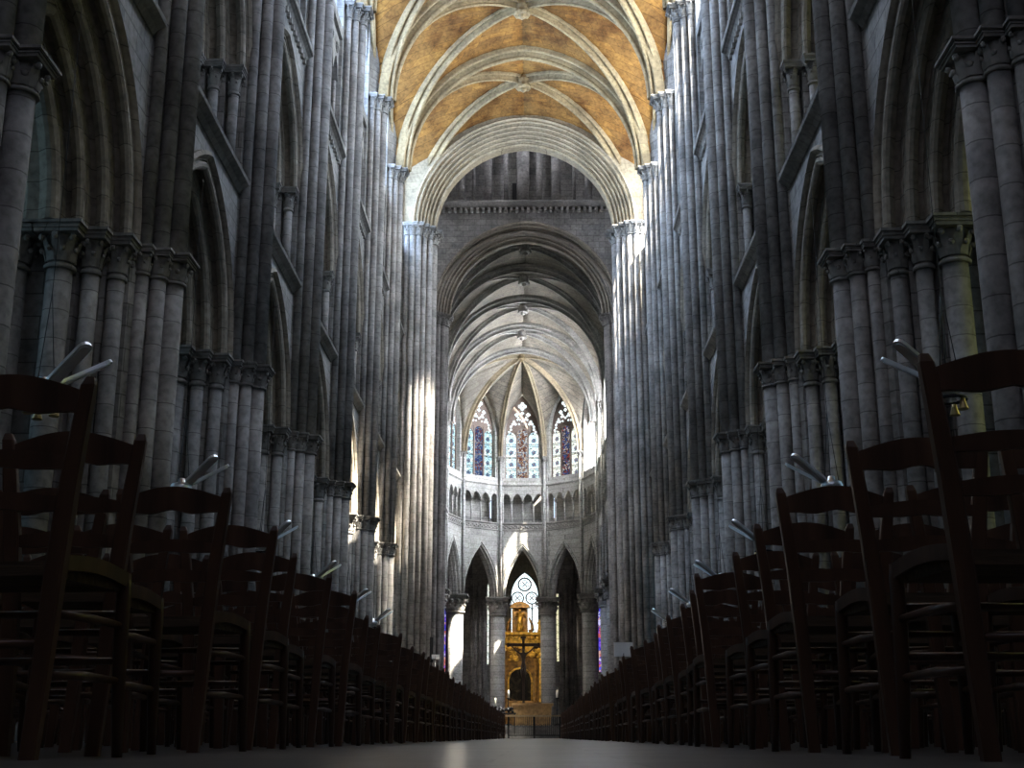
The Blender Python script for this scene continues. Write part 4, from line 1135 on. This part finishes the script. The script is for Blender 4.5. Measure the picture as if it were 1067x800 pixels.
b = MB(); statue(b, 0, .05, 8.15, 1.75); link('madonna_statue', b.mesh('madonna_statue', 'gold'), rt)
b = MB(); b.box(-.62, .62, .2, .5, 8.05, 10.0); b.box(-.62, -.48, -.15, .5, 8.05, 9.95); b.box(.48, .62, -.15, .5, 8.05, 9.95)
b.extr([(-.8, 9.95), (.8, 9.95), (.75, 10.15), (.4, 10.35), (0, 10.45), (-.4, 10.35), (-.75, 10.15)], 'y', -.3, .5)
for s in (-1, 1): b.tube([(s*.7, 0, 8.1), (s*1.0, 0, 8.25), (s*.95, 0, 8.7), (s*.7, 0, 9.2)], [.14, .16, .12, .06], 6)
link('niche', b.mesh('niche', 'dark_gold'), rt)
for s in (-1, 1):
    b = MB(); statue(b, s*1.55, 0, 8.05, 1.0, s); link('angel_statue', b.mesh('angel_statue', 'gold'), rt)
    b = MB(); b.box(min(s*2.0, s*2.6), max(s*2.0, s*2.6), .2, .5, 0, 5.6); b.box(min(s*2.0, s*2.65), max(s*2.0, s*2.65), .1, .5, 5.5, 5.75)
    for z in (1, 2, 3, 4, 5): b.box(min(s*2.05, s*2.5), max(s*2.05, s*2.5), .15, .2, z, z+.35)
    link('side_panelling', b.mesh('side_panelling', 'dark_gold'), rt)

# ------------------------------------------------------------------ camera, light
cam = D.cameras.new('camera'); co = D.objects.new('camera', cam); COL.objects.link(co)
cam.sensor_width = 36; cam.lens = 1315/1067*36; cam.clip_end = 400; cam.clip_start = .02
TH = math.atan(368/1315)
co.location = (.4, 0, .05); co.rotation_euler = (pi/2+TH, 0, math.atan(24.5*cos(TH)/1315))
S.camera = co

def lamp(name, typ, loc, energy, col, target=None, **k):
    l = D.lights.new(name, typ); o = D.objects.new(name, l); COL.objects.link(o)
    l.energy = energy; l.color = col; o.location = loc
    for a, b_ in k.items(): setattr(l, a, b_)
    if target is not None:
        o.rotation_euler = (Vector(target)-Vector(loc)).to_track_quat('-Z', 'Y').to_euler()
    return o
lamp('sun', 'SUN', (40, 30, 60), 60.0, (1.0, .93, .80), target=(40-10, 30+5.5, 60-13.5), angle=.02)
lamp('crossing_sun_fill', 'SPOT', (5.3, 49.9, 25.5), 60000, (1.0, .93, .80), target=(-4.4, 53.0, 6.5), spot_size=radians(34), spot_blend=.35, shadow_soft_size=.25)  # added spot inside the window, stands in for sun on the left crossing pier
lamp('altarpiece_fill', 'SPOT', (XA-.3, 97.6, 11.5), 700, (1.0, .80, .50), target=(XA-.3, 101.5, 6.0), spot_size=radians(95), spot_blend=.6, shadow_soft_size=.3)  # added warm spot inside the chapel to brighten the gilding
lamp('altarpiece_fill', 'AREA', (XA-.3, 97.2, 3.2), 50, (1.0, .80, .52), target=(XA-.3, 101.5, 5.5), size=1.0)  # second added lamp, low fill for the altarpiece
lamp('altar_fill', 'SPOT', (1.5, 58.5, 27), 16000, (1.0, .80, .58), target=(.2, 53.5, 0), spot_size=radians(26), spot_blend=.8, shadow_soft_size=.3)  # added warm spot up in the lantern, brightens altar, rail and end chairs
lamp('choir_blue_fill', 'SPOT', (-4.0, 77.0, 21.0), 2500, (.35, .55, 1.0), target=(5.0, 82.5, 9.0), spot_size=radians(30), spot_blend=.8, shadow_soft_size=.4)  # added blue spot, stands in for window light on the right choir column
w = D.worlds.new('world'); S.world = w; w.use_nodes = True
bg = w.node_tree.nodes['Background']; bg.inputs[0].default_value = (.55, .72, 1, 1); bg.inputs[1].default_value = 1.2

S.view_settings.view_transform = 'Standard'; S.view_settings.look = 'None'
S.view_settings.exposure = 0.65; S.view_settings.gamma = 1.0; S.view_settings.use_curve_mapping = False
S.cycles.use_denoising = True
S.cycles.max_bounces = 8; S.cycles.diffuse_bounces = 5; S.cycles.glossy_bounces = 2; S.cycles.transparent_max_bounces = 6
S.cycles.sample_clamp_indirect = 4.0
